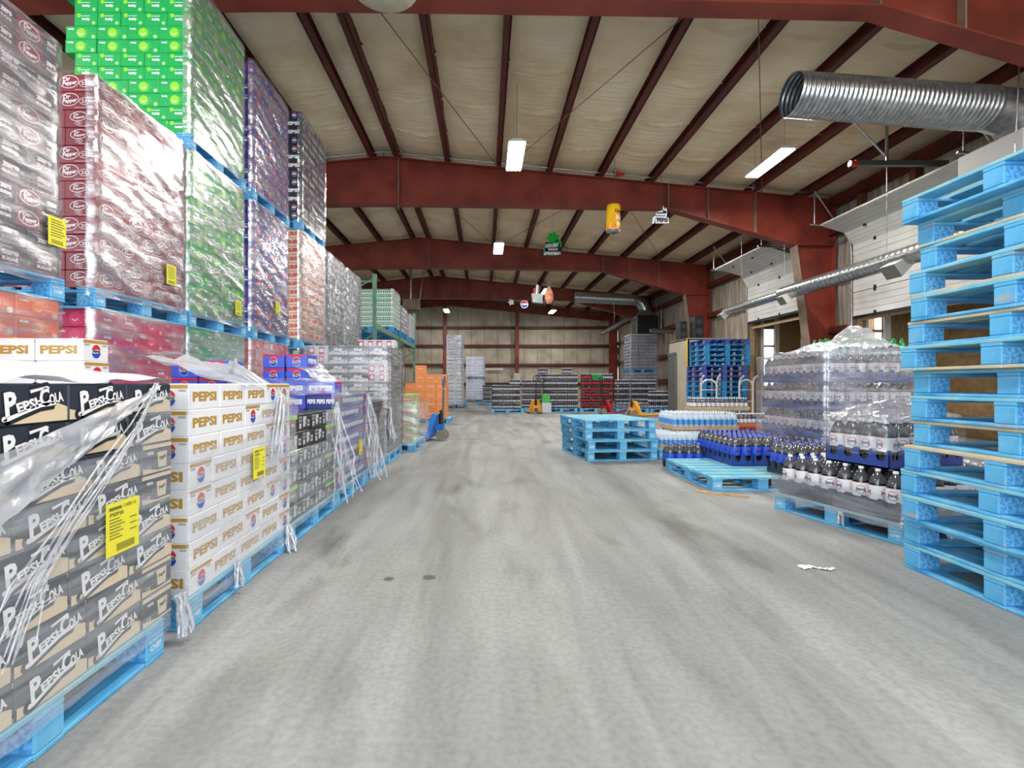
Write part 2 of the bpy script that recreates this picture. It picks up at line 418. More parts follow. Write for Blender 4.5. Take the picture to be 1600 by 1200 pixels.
# rigid frames: tapered rafters with haunches and tapered columns
def xz_strip(mb, pts, y, w, t, mi=0):
    for a, b in zip(pts[:-1], pts[1:]):
        d = Vector((b[0] - a[0], 0, b[1] - a[1])).normalized(); n = Vector((-d.z, 0, d.x)) * t / 2
        A, B = Vector((a[0], 0, a[1])), Vector((b[0], 0, b[1]))
        q = [A - n, B - n, B + n, A + n]
        mb.hexa([(v.x, y - w / 2, v.z) for v in q] + [(v.x, y + w / 2, v.z) for v in q], mi)
def web(mb, top, bot, y, t=.012):
    for i in range(len(top) - 1):
        q = [top[i], bot[i], bot[i + 1], top[i + 1]]
        mb.hexa([(v[0], y - t / 2, v[1]) for v in q] + [(v[0], y + t / 2, v[1]) for v in q])
def frame(y, n, full=True):
    mb = MB()
    for s in (1, -1):
        def m(x): return x if s > 0 else 2 * RIDGE - x
        xs = [RIDGE, -.2, 2.0, 4.28, 5.8, 7.24, 8.15]
        dep = [1.1, .92, .74, .57, .86, 1.14, 1.2]
        if not full: dep = [.45] * 7
        top = [(m(x), roofz(x) - .01) for x in xs]; bot = [(m(x), roofz(x) - d) for x, d in zip(xs, dep)]
        web(mb, top, bot, y)
        xz_strip(mb, top, y, .24, .016); xz_strip(mb, bot[:-1], y, .24, .016)
        for x, d in ((-2.0, 1.05), (4.28, .57), (5.2, .75), (6.3, .95)):
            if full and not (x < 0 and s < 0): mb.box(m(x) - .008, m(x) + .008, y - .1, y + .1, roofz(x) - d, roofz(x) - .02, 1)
        if full:
            # column with slanting inner flange
            zt = roofz(7.24) - 1.14
            q = [(7.24, zt), (8.12, zt), (8.12, 0), (7.8, 0)]
            mb.hexa([(m(v[0]), y - .007, v[1]) for v in q] + [(m(v[0]), y + .007, v[1]) for v in q])
            xz_strip(mb, [(m(7.24), zt), (m(7.8), 0)], y, .26, .02, 1)  # inner flange in tan, the light it catches put into the colour
            xz_strip(mb, [(m(8.13), roofz(8.13)), (m(8.13), 0)], y, .26, .02)
            xz_strip(mb, [(m(7.24), zt), (m(8.13), zt)], y, .24, .016)
            xz_strip(mb, [(m(7.24), zt + .02), (m(8.1), roofz(8.1) - .02)], y, .05, .05)
        else:
            mb.box(m(8.05) - .09, m(8.05) + .09, y - .12, y + .12, 0, roofz(8.05) - .3)
    struct(mb.build('trim_%d' % n, [FRAME, TAN_STEEL]), 'tapered red steel portal frame across the hall')
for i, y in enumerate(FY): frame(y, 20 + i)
frame(YB - .2, 26, False)
# brace rods in the roof
mb = MB()
for y0, y1 in ((FY[1], FY[2]), (FY[2], FY[3])):
    for x0, x1 in ((-2.0, .4), (.4, 3.0), (3.0, 6.5)):
        mb.tube((x0, y0 if x0 != .4 else y1, roofz(x0) - .05), (x1, y1 if x0 != .4 else y0, roofz(x1) - .05), .008, n=6)
mb.tube((-2.0, FY[2] - .1, 6.05), (-2.0, FY[2] - .1, 5.1), .014, n=6)
struct(mb.build('trim_30', TAN_STEEL), 'thin steel brace rods under the roof')
# electrical conduit running along the top of the second frame
mb = MB(); pts = [(x, FY[2] - .2, roofz(x) + .05) for x in (-10, -6, RIDGE, -.5, 2, 4, 6, 8)]
mb.path(pts, .016, 6)
for x in (-2.7, -2.33, -1.9, 3.0, 6.2): mb.box(x - .02, x + .02, FY[2] - .23, FY[2] - .15, roofz(x), roofz(x) + .14)
tag(mb.build('conduit', STEEL), 'thin galvanised conduit running along the top of the second steel frame', 'pipe')
tag(MB().box(3.02, 3.1, 11.1, 11.17, roofz(3) - .02, roofz(3) + .08).box(3.08, 3.2, 11.1, 11.15, roofz(3), roofz(3) + .05).build('junction_box', mat('red_enamel', (190, 40, 35), .4)),
    'small red junction box on the conduit above the yellow hanging can', 'box')

# walls with vinyl faced insulation
WALLM = noise_mat('wall_insulation', [(160, 150, 132), (190, 180, 160), (206, 198, 180)], (1, 1, 1), 1.5, 6, .6, 0, .7, (7, 7, 1.2), bdist=.04)
WALLM2 = noise_mat('side_wall_insulation', [(128, 118, 104), (160, 150, 134), (184, 176, 162)], (1, 6, .8), 1.2, 6, .5, 0, .9, (9, 9, 1), bdist=.05)
def wall_back_fn(u, v):
    x = LX + (RX - LX) * u; z = v * (roofz(x) + .2)
    ph = x / .82; fr = abs(ph - round(ph)); s = .03 * math.exp(-(fr / .03) ** 2)
    return (x, YB + .0 * s + .012 * noise.noise((x * 3, z * 3, 0)), z)
struct(MB().grid(wall_back_fn, 400, 30).box(LX, RX, YB + .08, YB + .2, 0, 6.6).add([q for k in range(-15, 11) for q in [(k*.82 - .012, YB - .012, 0), (k*.82 + .012, YB - .012, 0), (k*.82 + .012, YB - .012, roofz(k*.82)), (k*.82 - .012, YB - .012, roofz(k*.82))]], [(4*i, 4*i+1, 4*i+2, 4*i+3) for i in range(26)], 1).build('wall_back', [WALLM, mat('seam_tape', (112, 98, 84), .6)]), 'back wall of pale insulation panels')
for k, z in enumerate((.95, 2.12, 3.3, 4.43)):
    struct(MB().box(LX, RX - .1, YB - .14, YB - .12, z, z + .18).box(LX, RX - .1, YB - .14, YB, z, z + .015).build('trim_%d' % (40 + k), PURL), 'dark red girt across the back wall')
for k, x in enumerate((-7.2, -2.42, 2.0, 7.85)):
    w = .11 if x < 7 else .2
    struct(MB().box(x - w, x + w, YB - .34, YB - .16, 0, roofz(x) - .1).build('trim_%d' % (50 + k), FRAME), 'dark red endwall post')
# right wall in panels around two overhead door openings
DA, DB = (7.45, 10.72), (12.5, 15.02); OT = 4.3
def wall_side(mb, y0, y1, z0, z1):
    def f(u, v):
        y = y0 + (y1 - y0) * u; z = z0 + (z1 - z0) * v
        return (RX + .05 * noise.noise((0, y * 4.5, z * .7)) + .02 * noise.noise((3, y * 11, z * 2)), y, z)
    mb.grid(f, max(2, int((y1 - y0) * 14)), max(2, int((z1 - z0) * 5)))
    mb.box(RX + .1, RX + .16, y0, y1, z0, z1)
mb = MB(); zt = roofz(RX) + .2
for y0, y1, z0, z1 in ((YN, DA[0], 0, zt), (DA[0], DA[1], OT, zt), (DA[1], DB[0], 0, zt), (DB[0], DB[1], OT, zt), (DB[1], YB, 0, zt)): wall_side(mb, y0, y1, z0, z1)
struct(mb.build('wall_right', WALLM2), 'side wall of wrinkled insulation')
struct(MB().box(LX - .1, LX, YN, YB, 0, 5.6).build('wall_left', WALLM2), 'far side wall')
n = 60
for z in (1.1, 2.2, 3.42, 4.5):
    for y0, y1 in ((YN, DA[0] - .1), (DA[1] + .1, DB[0] - .1), (DB[1] + .1, YB)):
        if z < 4.4 or True:
            struct(MB().box(RX - .2, RX - .18, y0, y1, z, z + .18).box(RX - .2, RX - .03, y0, y1, z, z + .012).build('trim_%d' % n, PURL), 'dark red girt along the side wall'); n += 1
struct(MB().box(RX - .22, RX, YN, YB, roofz(RX) - .16, roofz(RX) + .05).build('trim_%d' % n, PURL), 'eave strut'); n += 1
# timber studs over the first door
for y in (7.6, 9.2, 10.5):
    struct(MB().box(RX - .16, RX - .04, y - .07, y + .07, OT + .1, zt - .1).build('trim_%d' % n, noise_mat('brown_wood', [(84, 50, 32), (110, 68, 44)], (8, 8, 1), 3, 3, .6)), 'brown post above the overhead door'); n += 1
# door openings: plywood dock lobbies outside with daylight gaps
for k, (a, b) in enumerate((DA, DB)):
    mb = MB()
    mb.box(RX, RX + 1.6, a - .15, a - .1, 0, OT)
    w0, w1 = (.26, .62) if k == 0 else (.42, .76); wz = 2.75
    mb.box(RX, RX + w0, b + .1, b + .15, 0, OT); mb.box(RX + w1, RX + 1.6, b + .1, b + .15, 0, OT); mb.box(RX + w0, RX + w1, b + .1, b + .15, 0, 1.0); mb.box(RX + w0, RX + w1, b + .1, b + .15, wz, OT)
    mb.box(RX + w0, RX + w1, b + .09, b + .14, 2.2, 2.26)
    mb.box(RX + w0 - .09, RX + w0, b + .06, b + .1, 0, OT, 1); mb.box(RX + w1, RX + w1 + .14, b + .06, b + .1, 0, OT, 1)
    mb.box(RX, RX + 1.7, a - .15, b + .15, OT, OT + .05)
    mb.box(RX + 1.6, RX + 1.66, a - .15, b + .15, 0, OT)
    struct(mb.build('wall_lobby_%d' % (k + 1), [OSB, WHITEM]), 'plywood dock lobby outside the overhead door')
    mb = MB().box(RX - .03, RX + .12, a - .1, a, 0, OT).box(RX - .03, RX + .12, b, b + .1, 0, OT).box(RX - .03, RX + .12, a - .1, b + .1, OT - .02, OT + .1)
    mb.box(RX + .0, RX + .1, a, b, 2.45 + .3 * k, 2.53 + .3 * k)
    struct(mb.build('trim_%d' % (100 + k), PINE), 'timber surround of the overhead door')
DOORM = noise_mat('door_panel_paint', [(196, 196, 192), (216, 216, 212)], (1, 1, 1), 2, 4, .45)
def overhead_door(n, y0, y1, zb, hz, inset):
    root = empty('door_%d' % n, (RX - .1, (y0 + y1) / 2, 0)); root['kind'] = 'structure'
    root['label'] = 'white sectional overhead door, partly raised'
    w = (y1 - y0) / 2
    prof = [(0, zb)]; z = zb
    while z + .53 < hz - .1: z += .53; prof.append((0, z))
    prof.append((-.22, hz - .02)); prof.append((-.75, hz + .14)); prof.append((-inset, hz + .17))
    prof = [q for i, q in enumerate(prof) if i == 0 or (Vector(q) - Vector(prof[i - 1])).length > .12]
    for a, b in zip(prof[:-1], prof[1:]):
        mb = MB(); d = Vector((b[0] - a[0], b[1] - a[1])); L = d.length; d.normalize(); nn = Vector((-d.y, d.x)) * .022
        e = d * .006
        for g in range(4):
            p0 = Vector(a) + e + d * (L - .012) * g / 4; p1 = Vector(a) + e + d * ((L - .012) * (g + 1) / 4 - .008)
            q = [p0 - nn, p0 + nn, p1 + nn, p1 - nn]
            mb.hexa([(v.x, -w, v.y) for v in q] + [(v.x, w, v.y) for v in q])
        q = [Vector(a) + e - nn * .6, Vector(a) + e + nn * .6, Vector(b) - e + nn * .6, Vector(b) - e - nn * .6]
        mb.hexa([(v.x, -w, v.y) for v in q] + [(v.x, w, v.y) for v in q])
        mb.build('door_panel', DOORM, root)
        for yy in (-w + .9, w - .6):
            MB().box(a[0] - .035, a[0] - .01, yy - .03, yy + .03, a[1] - .06, a[1] + .06).build('hinge', BLACKM, root)
    MB().box(-.03, .03, -w, w, zb - .05, zb + .01).build('bottom_seal', BLACKM, root)
    for yy in (-w - .04, w + .04):
        mb = MB().path([(-.03, yy, 0), (-.03, yy, hz - .5), (-.06, yy, hz - .25), (-.2, yy, hz + .02), (-.45, yy, hz + .12), (-inset - .1, yy, hz + .16)], .022, 6)
        mb.build('door_track', STEEL, root)
        MB().box(-.03, .04, yy - .03, yy + .03, 0, hz - .4).build('track_angle', TAN_STEEL, root)
        MB().tube((-inset, yy, hz + .17), (-inset, yy, roofz(8) - .02), .014, n=6).tube((-inset, yy, hz + .9), (-inset + .5, yy, hz + .17), .012, n=6).build('track_hanger', STEEL, root)
    # torsion shaft over the opening
    MB().tube((-.12, -w - .1, hz + .32), (-.12, w + .1, hz + .32), .018, n=8).tube((-.12, -.5, hz + .32), (-.12, .3, hz + .32), .05, n=10).build('torsion_spring', TAN_STEEL, root)
    return root
overhead_door(1, DA[0], DA[1], 2.53, 4.42, .85)
overhead_door(2, DB[0], DB[1], 2.95, 4.42, 1.05)
# operator over door 1: rail with red end
r = empty('door_opener', (6.9, 8.1, 4.72))
tag(r, 'dark door opener rail with red end hung over the first overhead door', 'door opener')
MB().box(-.75, .8, -.04, .04, -.04, .04).build('rail', mat('olive_steel', (74, 80, 74), .5), r)
MB().tube((-.82, 0, 0), (-.7, 0, 0), .05, n=10).build('red_end', mat('red_enamel', (190, 40, 35), .4), r)
MB().tube((-.2, 0, .02), (-.2, 0, .95), .022, n=8).tube((-.2, 0, .1), (-.75, .2, .95), .018, n=8).build('hanger', STEEL, r)

# back room: small pale lobby with a grey door on its aisle face
r = struct(MB().box(6.6, 6.66, 15.8, 17.45, 0, 2.52).box(6.6, 8.2, 15.8, 15.86, 0, 2.52).box(6.6, 8.2, 17.4, 17.46, 0, 2.52).box(6.6, 8.2, 15.8, 17.46, 2.48, 2.54)
    .build('wall_office', noise_mat('office_paint', [(176, 170, 152), (196, 190, 172)], (1, 1, 1), 2, 5, .6)), 'pale plywood walls of a small room by the side wall')
d = struct(MB().box(6.56, 6.6, 16.72, 17.38, 0, 2.08).build('door_3', mat('grey_door', (96, 100, 100), .5)), 'grey door of the small room')
MB().box(6.545, 6.562, 16.66, 17.44, 2.06, 2.14).box(6.545, 6.562, 16.66, 16.74, 0, 2.1).build('door_frame', GREYM, d)
MB().box(6.53, 6.56, 16.8, 16.86, 1.0, 1.06).build('door_handle', STEEL, d)
tag(MB().box(6.57, 6.6, 15.79, 15.84, 1.3, 2.5).build('corner_guard', mat('safety_yellow', (222, 180, 50), .5)), 'yellow corner strip on the small pale room', 'guard')
for x, y, w, h in ((6.72, 16.6, .24, .62), (7.0, 16.05, .3, .74)):
    t = empty('loudspeaker', (x, y, 2.54))
    tag(t, ('shorter black loudspeaker standing on the small room beside the silver duct' if y > 16.2 else 'taller black loudspeaker on the small room in front of the red column'), 'loudspeaker')
    MB().bbox(-w / 2, w / 2, -.2, .2, .002, h, .02).build('cabinet', BLACKM, t)
    for zz, rr in ((.3, .38), (.72, .3)): MB().tube((0, -.2, zz * h), (0, -.215, zz * h), rr * w, n=16).build('driver', mat('speaker_cone', (44, 45, 48), .6), t)

# ---------------- high bay lights ----------------
LENS = mat('lit_lens', (255, 252, 245), .4, emit=9)
LAMPS = []
def high_bay(x, y, z, L=1.2, w=.3, power=110, lab='', vis=True):
    t = empty('high_bay_light', (x, y, z))
    tag(t, lab, 'ceiling light', None)
    h = MB(); a = .07
    h.hexa([(-w / 2, 0, 0), (w / 2, 0, 0), (w / 2, L, 0), (-w / 2, L, 0), (-w / 2 + a, .04, .07), (w / 2 - a, .04, .07), (w / 2 - a, L - .04, .07), (-w / 2 + a, L - .04, .07)])
    h.build('housing', WHITEM, t)
    for i in range(4):
        xx = -w / 2 + .04 + (w - .08) * i / 3
        MB().box(xx - .028, xx + .028, .02, L - .02, -.022, -.002).build('lit_tube', LENS, t)
    top = roofz(x) + .1
    for yy in (.12, L - .12): MB().tube((0, yy, .07), (0, yy, top - z + .05), .004, n=5).build('hanging_wire', STEEL, t)
    l = area_light('high_bay_lamp', (x, y + L / 2, z - .03), (0, 0, 0), w, L, power, (1, .97, .92)); l.parent = None
high_bay(.56, 8.25, 5.17, 1.12, lab='lit high bay light above the aisle, in front of the second steel frame')
high_bay(5.35, 8.55, 5.2, 1.2, .27, lab='lit high bay light hung near the big silver duct')
high_bay(.43, 14.3, 5.2, lab='lit high bay light between the second and third steel frames')
high_bay(2.75, 21.2, 5.2, power=75, lab='lit high bay light beside the hanging pink display, deep in the hall')
high_bay(-2.1, 26.3, 5.1, power=75, lab='lit high bay light close to the back wall, above the silver wrapped tower')
high_bay(3.75, 26.3, 5.05, power=75, lab='lit high bay light close to the back wall, above the dark bottle rows')
# further lamps of the same rows, above and behind the camera and over the stacks (out of the picture)
for k, (x, y) in enumerate(((.5, 2.2), (5.3, 2.4), (-6.5, 2.0), (-5.5, 8.5), (-4.6, 14.5), (5.3, 14.5))):
    area_light('high_bay_lamp', (x, y, 5.15), (0, 0, 0), .3, 1.2, 110, (1, .97, .92))

# ---------------- ducts and heaters ----------------
def spiral_duct(mb, pts, r, pitch=.056, depth=.011, n=28):
    pts = [Vector(q) for q in pts]; out = []; rs = []
    for a, b in zip(pts[:-1], pts[1:]):
        L = (b - a).length; k = max(1, int(L / (pitch / 4)))
        for i in range(k): out.append(a + (b - a) * i / k); rs.append(r + depth * (0, .75, 1, .25)[i % 4])
    out.append(pts[-1]); rs.append(r)
    mb.path(out, rs, n, caps=False)
def arc_pts(p0, p1, p2, n=8):
    p0, p1, p2 = Vector(p0), Vector(p1), Vector(p2)
    return [(p0 * (1 - t) ** 2 + p1 * 2 * t * (1 - t) + p2 * t * t) for t in [i / n for i in range(n + 1)]]
def blower(lab, x0, x1, y, z0, z1, bx, hz, r, body, bw, bh):
    t = empty('duct_heater', (bx, y, hz)); tag(t, lab, 'heater')
    L = lambda q: (q[0] - bx, q[1] - y, q[2] - hz)
    mb = MB(); spiral_duct(mb, [L((x0, y, z0)), L((x1 - .1, y, z1))], r)
    o = mb.build('spiral_duct', STEEL, t)
    MB().path([L((x0, y, z0)), L((x0 + .02, y, z0))], r * 1.03, 28, caps=False).build('duct_collar', STEEL, t)
    e = arc_pts(L((x1 - .1, y, z1)), L((x1 + r * 1.5, y, z1 - .02)), L((x1 + r * 1.9, y, z1 - r * 2.0)), 5)
    mb = MB(); mb.path(e, [r, r * 1.05, r, r * 1.05, r, r * 1.02], 24, caps=False); mb.build('elbow', STEEL, t)
    c = e[-1]; tz = bh
    mb = MB(); nn = 24
    ring = [(c.x + r * math.cos(2 * PI * i / nn), c.y + r * math.sin(2 * PI * i / nn), c.z) for i in range(nn)]
    sq = []
    for i in range(nn):
        a = 2 * PI * i / nn; m_ = max(abs(math.cos(a)), abs(math.sin(a))); sq.append((c.x + bw / 2 * .9 * math.cos(a) / m_, c.y + .35 * math.sin(a) / m_, tz))
    mb.add(ring + sq, [(i, (i + 1) % nn, nn + (i + 1) % nn, nn + i) for i in range(nn)])
    mb.build('duct_boot', STEEL, t)
    cx = c.x
    MB().bbox(cx - bw / 2, cx + bw / 2, -.4, .4, 0, bh, .015).box(cx - bw / 2 + .06, cx + bw / 2 - .3, -.41, -.4, .05, bh - .06).build('heater_cabinet', body, t)
    mb = MB()
    for sx in (-1, 1): mb.tube((cx + sx * (bw / 2 + .02), -.3, .1), (cx + sx * (bw / 2 - .1), -.3, roofz(bx + cx) + .17 - hz), .008, n=5)
    mb.build('hanger_rod', STEEL, t)
    return t
blower('big open ended silver spiral duct and grey heater hung near the first overhead door', 3.78, 6.3, 6.0, 4.62, 4.44, 6.5, 3.3, .245, mat('heater_grey', (170, 168, 166), .4, .3), 1.1, .72)
blower('far silver spiral duct and black heater hung above the wrapped can tower', 4.2, 7.0, 22.6, 5.08, 4.95, 7.0, 3.25, .24, BLACKM, .95, .95)
# long reducing duct along the side wall with square outlets
t = empty('supply_duct', (7.03, 7.0, 3.18)); tag(t, 'long thin silver supply duct with square outlets running along the side wall', 'duct')
mb = MB(); spiral_duct(mb, [(0, 0, 0), (0, 4.5, 0)], .15, .12, .008, 18); mb.build('duct_section', STEEL, t)
mb = MB(); spiral_duct(mb, [(0, 4.45, -.02), (0, 7.2, -.02)], .105, .16, .006, 16); mb.build('duct_section', STEEL, t)
for yy, s in ((1.15, 1), (4.2, .85), (7.15, .75)):
    mb = MB(); w = .14 * s
    a = [(-.05, yy - w, -.02), (-.05, yy + w, -.02), (.05, yy + w, -.14), (.05, yy - w, -.14)]
    b2 = [(-.3 * s, yy - w * 1.1, -.16 * s), (-.3 * s, yy + w * 1.1, -.16 * s), (-.16 * s, yy + w * 1.1, -.36 * s), (-.16 * s, yy - w * 1.1, -.36 * s)]
    mb.add(a + b2, [(0, 1, 5, 4), (1, 2, 6, 5), (2, 3, 7, 6), (3, 0, 4, 7)])
    mb.add([tuple(Vector(q) * 1) for q in b2], [(0, 1, 2, 3)], 1)
    mb.build('air_outlet', [noise_mat('outlet_metal', [(190, 190, 180), (214, 212, 204)], rough=.5), mat('outlet_grille', (120, 118, 110), .6)], t)
mb = MB()
for yy in (1.5, 4.4, 6.3): mb.tube((0, yy, .14), (0, yy, roofz(7) - 3.18), .006, n=5)
mb.build('hanger_rod', STEEL, t)
# two small branch ducts by the far heater
for a, b, lab in (((5.35, 22.3, 3.35), (6.55, 22.3, 4.0), 'short sloping silver duct beside the far black heater'), ((7.75, 20, 3.2), (6.8, 20, 3.25), 'short level silver duct between the far heater and the loudspeakers')):
    mb = MB(); A, B_ = Vector(a), Vector(b); spiral_duct(mb, [A, B_], .1, .14, .006, 14)
    mb.tube(B_, B_ + Vector((.35, 0, 0)), .05, n=8); m_ = (A + B_) / 2; mb.tube(m_, (m_.x, m_.y, roofz(m_.x) + .18), .006, n=5)
    tag(mb.build('branch_duct', STEEL), lab, 'duct')
# unit heater hanging far off by the stacks
t = empty('unit_heater', (-2.95, 19.5, 4.0)); tag(t, 'brown unit heater hung high beside the far pallet rack', 'heater')
MB().box(-.3, .35, -.25, .25, 0, .42).box(-.25, .25, -.3, -.25, .06, .36).build('heater_cabinet', noise_mat('dusty_brown', [(90, 76, 62), (120, 104, 84)], rough=.6), t)
MB().tube((0, 0, .42), (0, 0, roofz(-2.95) + .19 - 4.0), .05, n=8).tube((.3, .1, .2), (.6, .1, roofz(-2.3) - 4.1), .012, n=6).build('flue', STEEL, t)
# ceiling cone above the aisle (edge of a fan guard at the top of the picture)
t = empty('ceiling_fan', (-.95, 4.6, 4.75)); tag(t, 'round white ceiling fan guard at the ridge', 'fan')
MB().lathe([(0, 0), (.12, 0), (.32, .05), (.36, .12), (.3, .2), (0, .22)], 24).build('fan_guard', noise_mat('old_plastic', [(190, 180, 150), (214, 208, 184)], rough=.5), t)
MB().tube((0, 0, .2), (0, 0, roofz(-.95) + .1 - 4.75), .02, n=8).build('hanging_rod', STEEL, t)
# ---------------- pallets ----------------
PH = .14
def pallet_meshes(tagn, paint, top, end, ink=None, Lx=1.0, Ly=1.2, seed=1):
    """four way block pallet: Lx across, Ly along; centred, z from 0"""
    R = random.Random(seed); w, l = Lx / 2, Ly / 2
    t = MB(); n = 7; bw = .12; 
    for i in range(n):
        yc = -l + bw / 2 + (Ly - bw) * i / (n - 1); e = R.uniform(-.004, .004)
        t.bbox(-w + e, w + e, yc - bw / 2, yc + bw / 2, .122, .14, .003, 0)
    s = MB()
    for xc in (-w + .05, 0, w - .05): s.bbox(xc - .05, xc + .05, -l, l, .104, .1215, .003, 0)
    bt = MB()
    for xc in (-w + .05, 0, w - .05): bt.bbox(xc - .05, xc + .05, -l, l, 0, .017, .003)
    for yc in (-l + .06, l - .06): bt.bbox(-w + .1, w - .1, yc - .055, yc + .055, .0005, .0165, .003)
    b = MB(); b.bbox(-.05, .05, -.06, .06, 0, .0865, .005)
    b2 = MB(); b2.bbox(-.05, .05, -.06, .06, 0, .0865, .005)
    for f in range(len(b2.f)): pass
    a = Art(); a.text('PROPERTY OF', 0, .018, .075, .012, 1, 1, .02); a.text('CHEP', 0, -.006, .06, .022, 1, 1, .03)
    a.on(b2, (0, -.06, .045), (1, 0, 0), (0, 0, 1), (0, -1, 0)); a.on(b2, (0, .06, .045), (-1, 0, 0), (0, 0, 1), (0, 1, 0))
    # end grain faces look along the x side
    for mbx in (b, b2):
        for (x, nx) in ((.0505, 1), (-.0505, -1)):
            q = [(x, -.054, .006), (x, .054, .006), (x, .054, .08), (x, -.054, .08)]
            mbx.add(q if nx > 0 else q[::-1], [(0, 1, 2, 3)], 2)
    return dict(top=t.mesh('top_deck', [top]), lead=s.mesh('lead_board', [paint]), bot=bt.mesh('bottom_deck', [paint]),
                block=b.mesh('block', [paint, INKW, end]), mark=b2.mesh('block', [paint, INKW, end]), L=(Lx, Ly))
RAW = pallet_mat('bare_worn_board', [(150, 190, 200), (196, 184, 158), (214, 196, 166)], .2)
PK = {'blue': pallet_meshes('b', PB, PBT, PBE), 'navy': pallet_meshes('n', PD, PD, PD, seed=4), 'deep': pallet_meshes('d', PT, PT, PT, seed=5),
      'fresh': pallet_meshes('f', PB, PB, PBE, seed=7), 'worn': pallet_meshes('w', PB, RAW, PBE, seed=9), 'worn2': pallet_meshes('v', PB, PBT, PBE, seed=12)}
PK['worn2']['bot'] = PK['worn2']['bot'].copy(); PK['worn2']['bot'].materials[0] = RAW
PKS = {}
def pallet(x, y, z, rz, lab, kind='blue', group=None, simple=False, wide=False):
    """x,y centre"""
    k = PK[kind]
    w, l = k['L'][0] / 2, k['L'][1] / 2
    if simple:
        if kind not in PKS:
            mb = MB()
            for yc in [-l + .06 + (2 * l - .12) * i / 6 for i in range(7)]: mb.box(-w, w, yc - .06, yc + .06, .122, .14)
            for xc in (-w + .05, 0, w - .05):
                mb.box(xc - .05, xc + .05, -l, l, .104, .1215); mb.box(xc - .05, xc + .05, -l, l, 0, .017)
                for yc in (-l + .06, 0, l - .06): mb.box(xc - .05, xc + .05, yc - .06, yc + .06, .017, .104)
            PKS[kind] = mb.mesh('pallet', [{'blue': PB, 'navy': PD, 'deep': PT, 'fresh': PB}[kind]])
        o = place('pallet', PKS[kind], None, (x, y, z), rz)
        return tag(o, lab, 'pallet', group)
    r = empty('pallet', (x, y, z), rz); tag(r, lab, 'pallet', group)
    place('top_deck', k['top'], r); place('lead_board', k['lead'], r); place('bottom_deck', k['bot'], r)
    for i, xc in enumerate((-w + .05, 0, w - .05)):
        for j, yc in enumerate((-l + .06, 0, l - .06)):
            place('block', k['mark'] if (i != 1 and j == 0) or (j != 1 and i == 0) else k['block'], r, (xc, yc, .0172))
    return r

# ---------------- cartons ----------------
WH = mat('print_white', (244, 244, 246), .35); BK = mat('print_black', (34, 34, 40), .35); RD = mat('print_red', (214, 34, 48), .35)
BL = mat('print_blue', (28, 70, 190), .35)
def cmat(n, c): return mat('board_' + n, c, .38, coat=.1)
KINDS = {}
def carton_kind(key, name, desc, L, W, H, base, mats, long_art, end_art, cat='carton', lab=None):
    mb = MB(); mb.bbox(-W / 2, W / 2, -L / 2, L / 2, 0, H, .004, 0)
    a = Art(); long_art(a, L - .008, H - .008); e = Art(); end_art(e, W - .008, H - .008)
    h = H / 2
    a.on(mb, (W / 2, 0, h), (0, 1, 0), (0, 0, 1), (1, 0, 0)); a.on(mb, (-W / 2, 0, h), (0, -1, 0), (0, 0, 1), (-1, 0, 0))
    e.on(mb, (0, -L / 2, h), (1, 0, 0), (0, 0, 1), (0, -1, 0)); e.on(mb, (0, L / 2, h), (-1, 0, 0), (0, 0, 1), (0, 1, 0))
    KINDS[key] = dict(me=mb.mesh(name, [base] + mats), name=name, desc=desc, L=L, W=W, H=H, cat=cat)
CH = .117; CHB = .1165
# 1 retro cola: black over cream with slanted script
def a_retro(a, w, h):
    a.poly([(-w/2, -h/2), (w/2, -h/2), (w/2, -h*.12), (w*.38, -h*.02), (w*.2, h*.06), (w*.05, -h*.12), (-w*.2, -h*.33), (-w/2, -h*.2)], 1, 1)
    for mi, ly, b in ((3, 2, .1), (2, 3, .045)):
        k = 1.1 if mi == 3 else 1
        a.text('P', -w*.27, h*.02, w*.17*k, h*.62*(1 if mi == 2 else 1.08), mi, ly, b, .15, .2)
        a.text('EPSI', -w*.06, -h*.03, w*.27*k, h*.27*k, mi, ly, b, .0, .26)
        a.text('-', w*.09, h*.07, w*.04*k, h*.05*k, mi, ly, b, 0, .26)
        a.text('C', w*.17, h*.17, w*.15*k, h*.5*k, mi, ly, b, .15, .2)
        a.text('OLA', w*.33, h*.14, w*.2*k, h*.3*k, mi, ly, b, 0, .2)
    # swashes
    for mi, ly, q in ((3, 2, .012), (2, 3, 0)):
        a.poly([(-w*.02, h*.28-q), (w*.12, h*.36-q), (w*.24, h*.42+q), (w*.2, h*.47+q), (w*.1, h*.42+q), (-w*.03, h*.36+q)], mi, ly)
        a.poly([(-w*.3, -h*.42-q), (-w*.1, -h*.26-q), (w*.12, -h*.1-q), (w*.3, -h*.06-q), (w*.36, h*.03+q), (w*.28, h*.03+q), (w*.1, h*.0+q), (-w*.12, -h*.18+q), (-w*.3, -h*.3+q), (-w*.36, -h*.4)], mi, ly)
        a.disc(-w*.34, -h*.36, h*.07+q, mi, ly)
def e_retro(a, w, h):
    a.rect(-w/2, h*.36, w/2, h/2, 1); a.poly([(-w/2, -h/2), (w/2, -h/2), (w/2, -h*.4), (0, -h*.44), (-w/2, -h*.3)], 1)
    a.poly([(w*.02, -h*.35), (w*.3, -h*.35), (w*.34, h*.2), (-.02*w, h*.2)], 1, 2); a.text('Pepsi', w*.17, -.02*h, w*.24, h*.2, 3, 3, .04, .2, .3)
    a.text('12', -w*.3, -h*.3, w*.12, h*.14, 1, 2); a.text('PEPSI', -w*.25, h*.2, w*.2, h*.1, 2, 2)
TL = cmat('petrol', (40, 50, 62)); CR = cmat('cream', (226, 205, 170))
carton_kind('retro', 'retro_cola_carton', 'black and cream cola carton', .24, .17, .1135, TL, [CR, WH, BK], a_retro, e_retro)
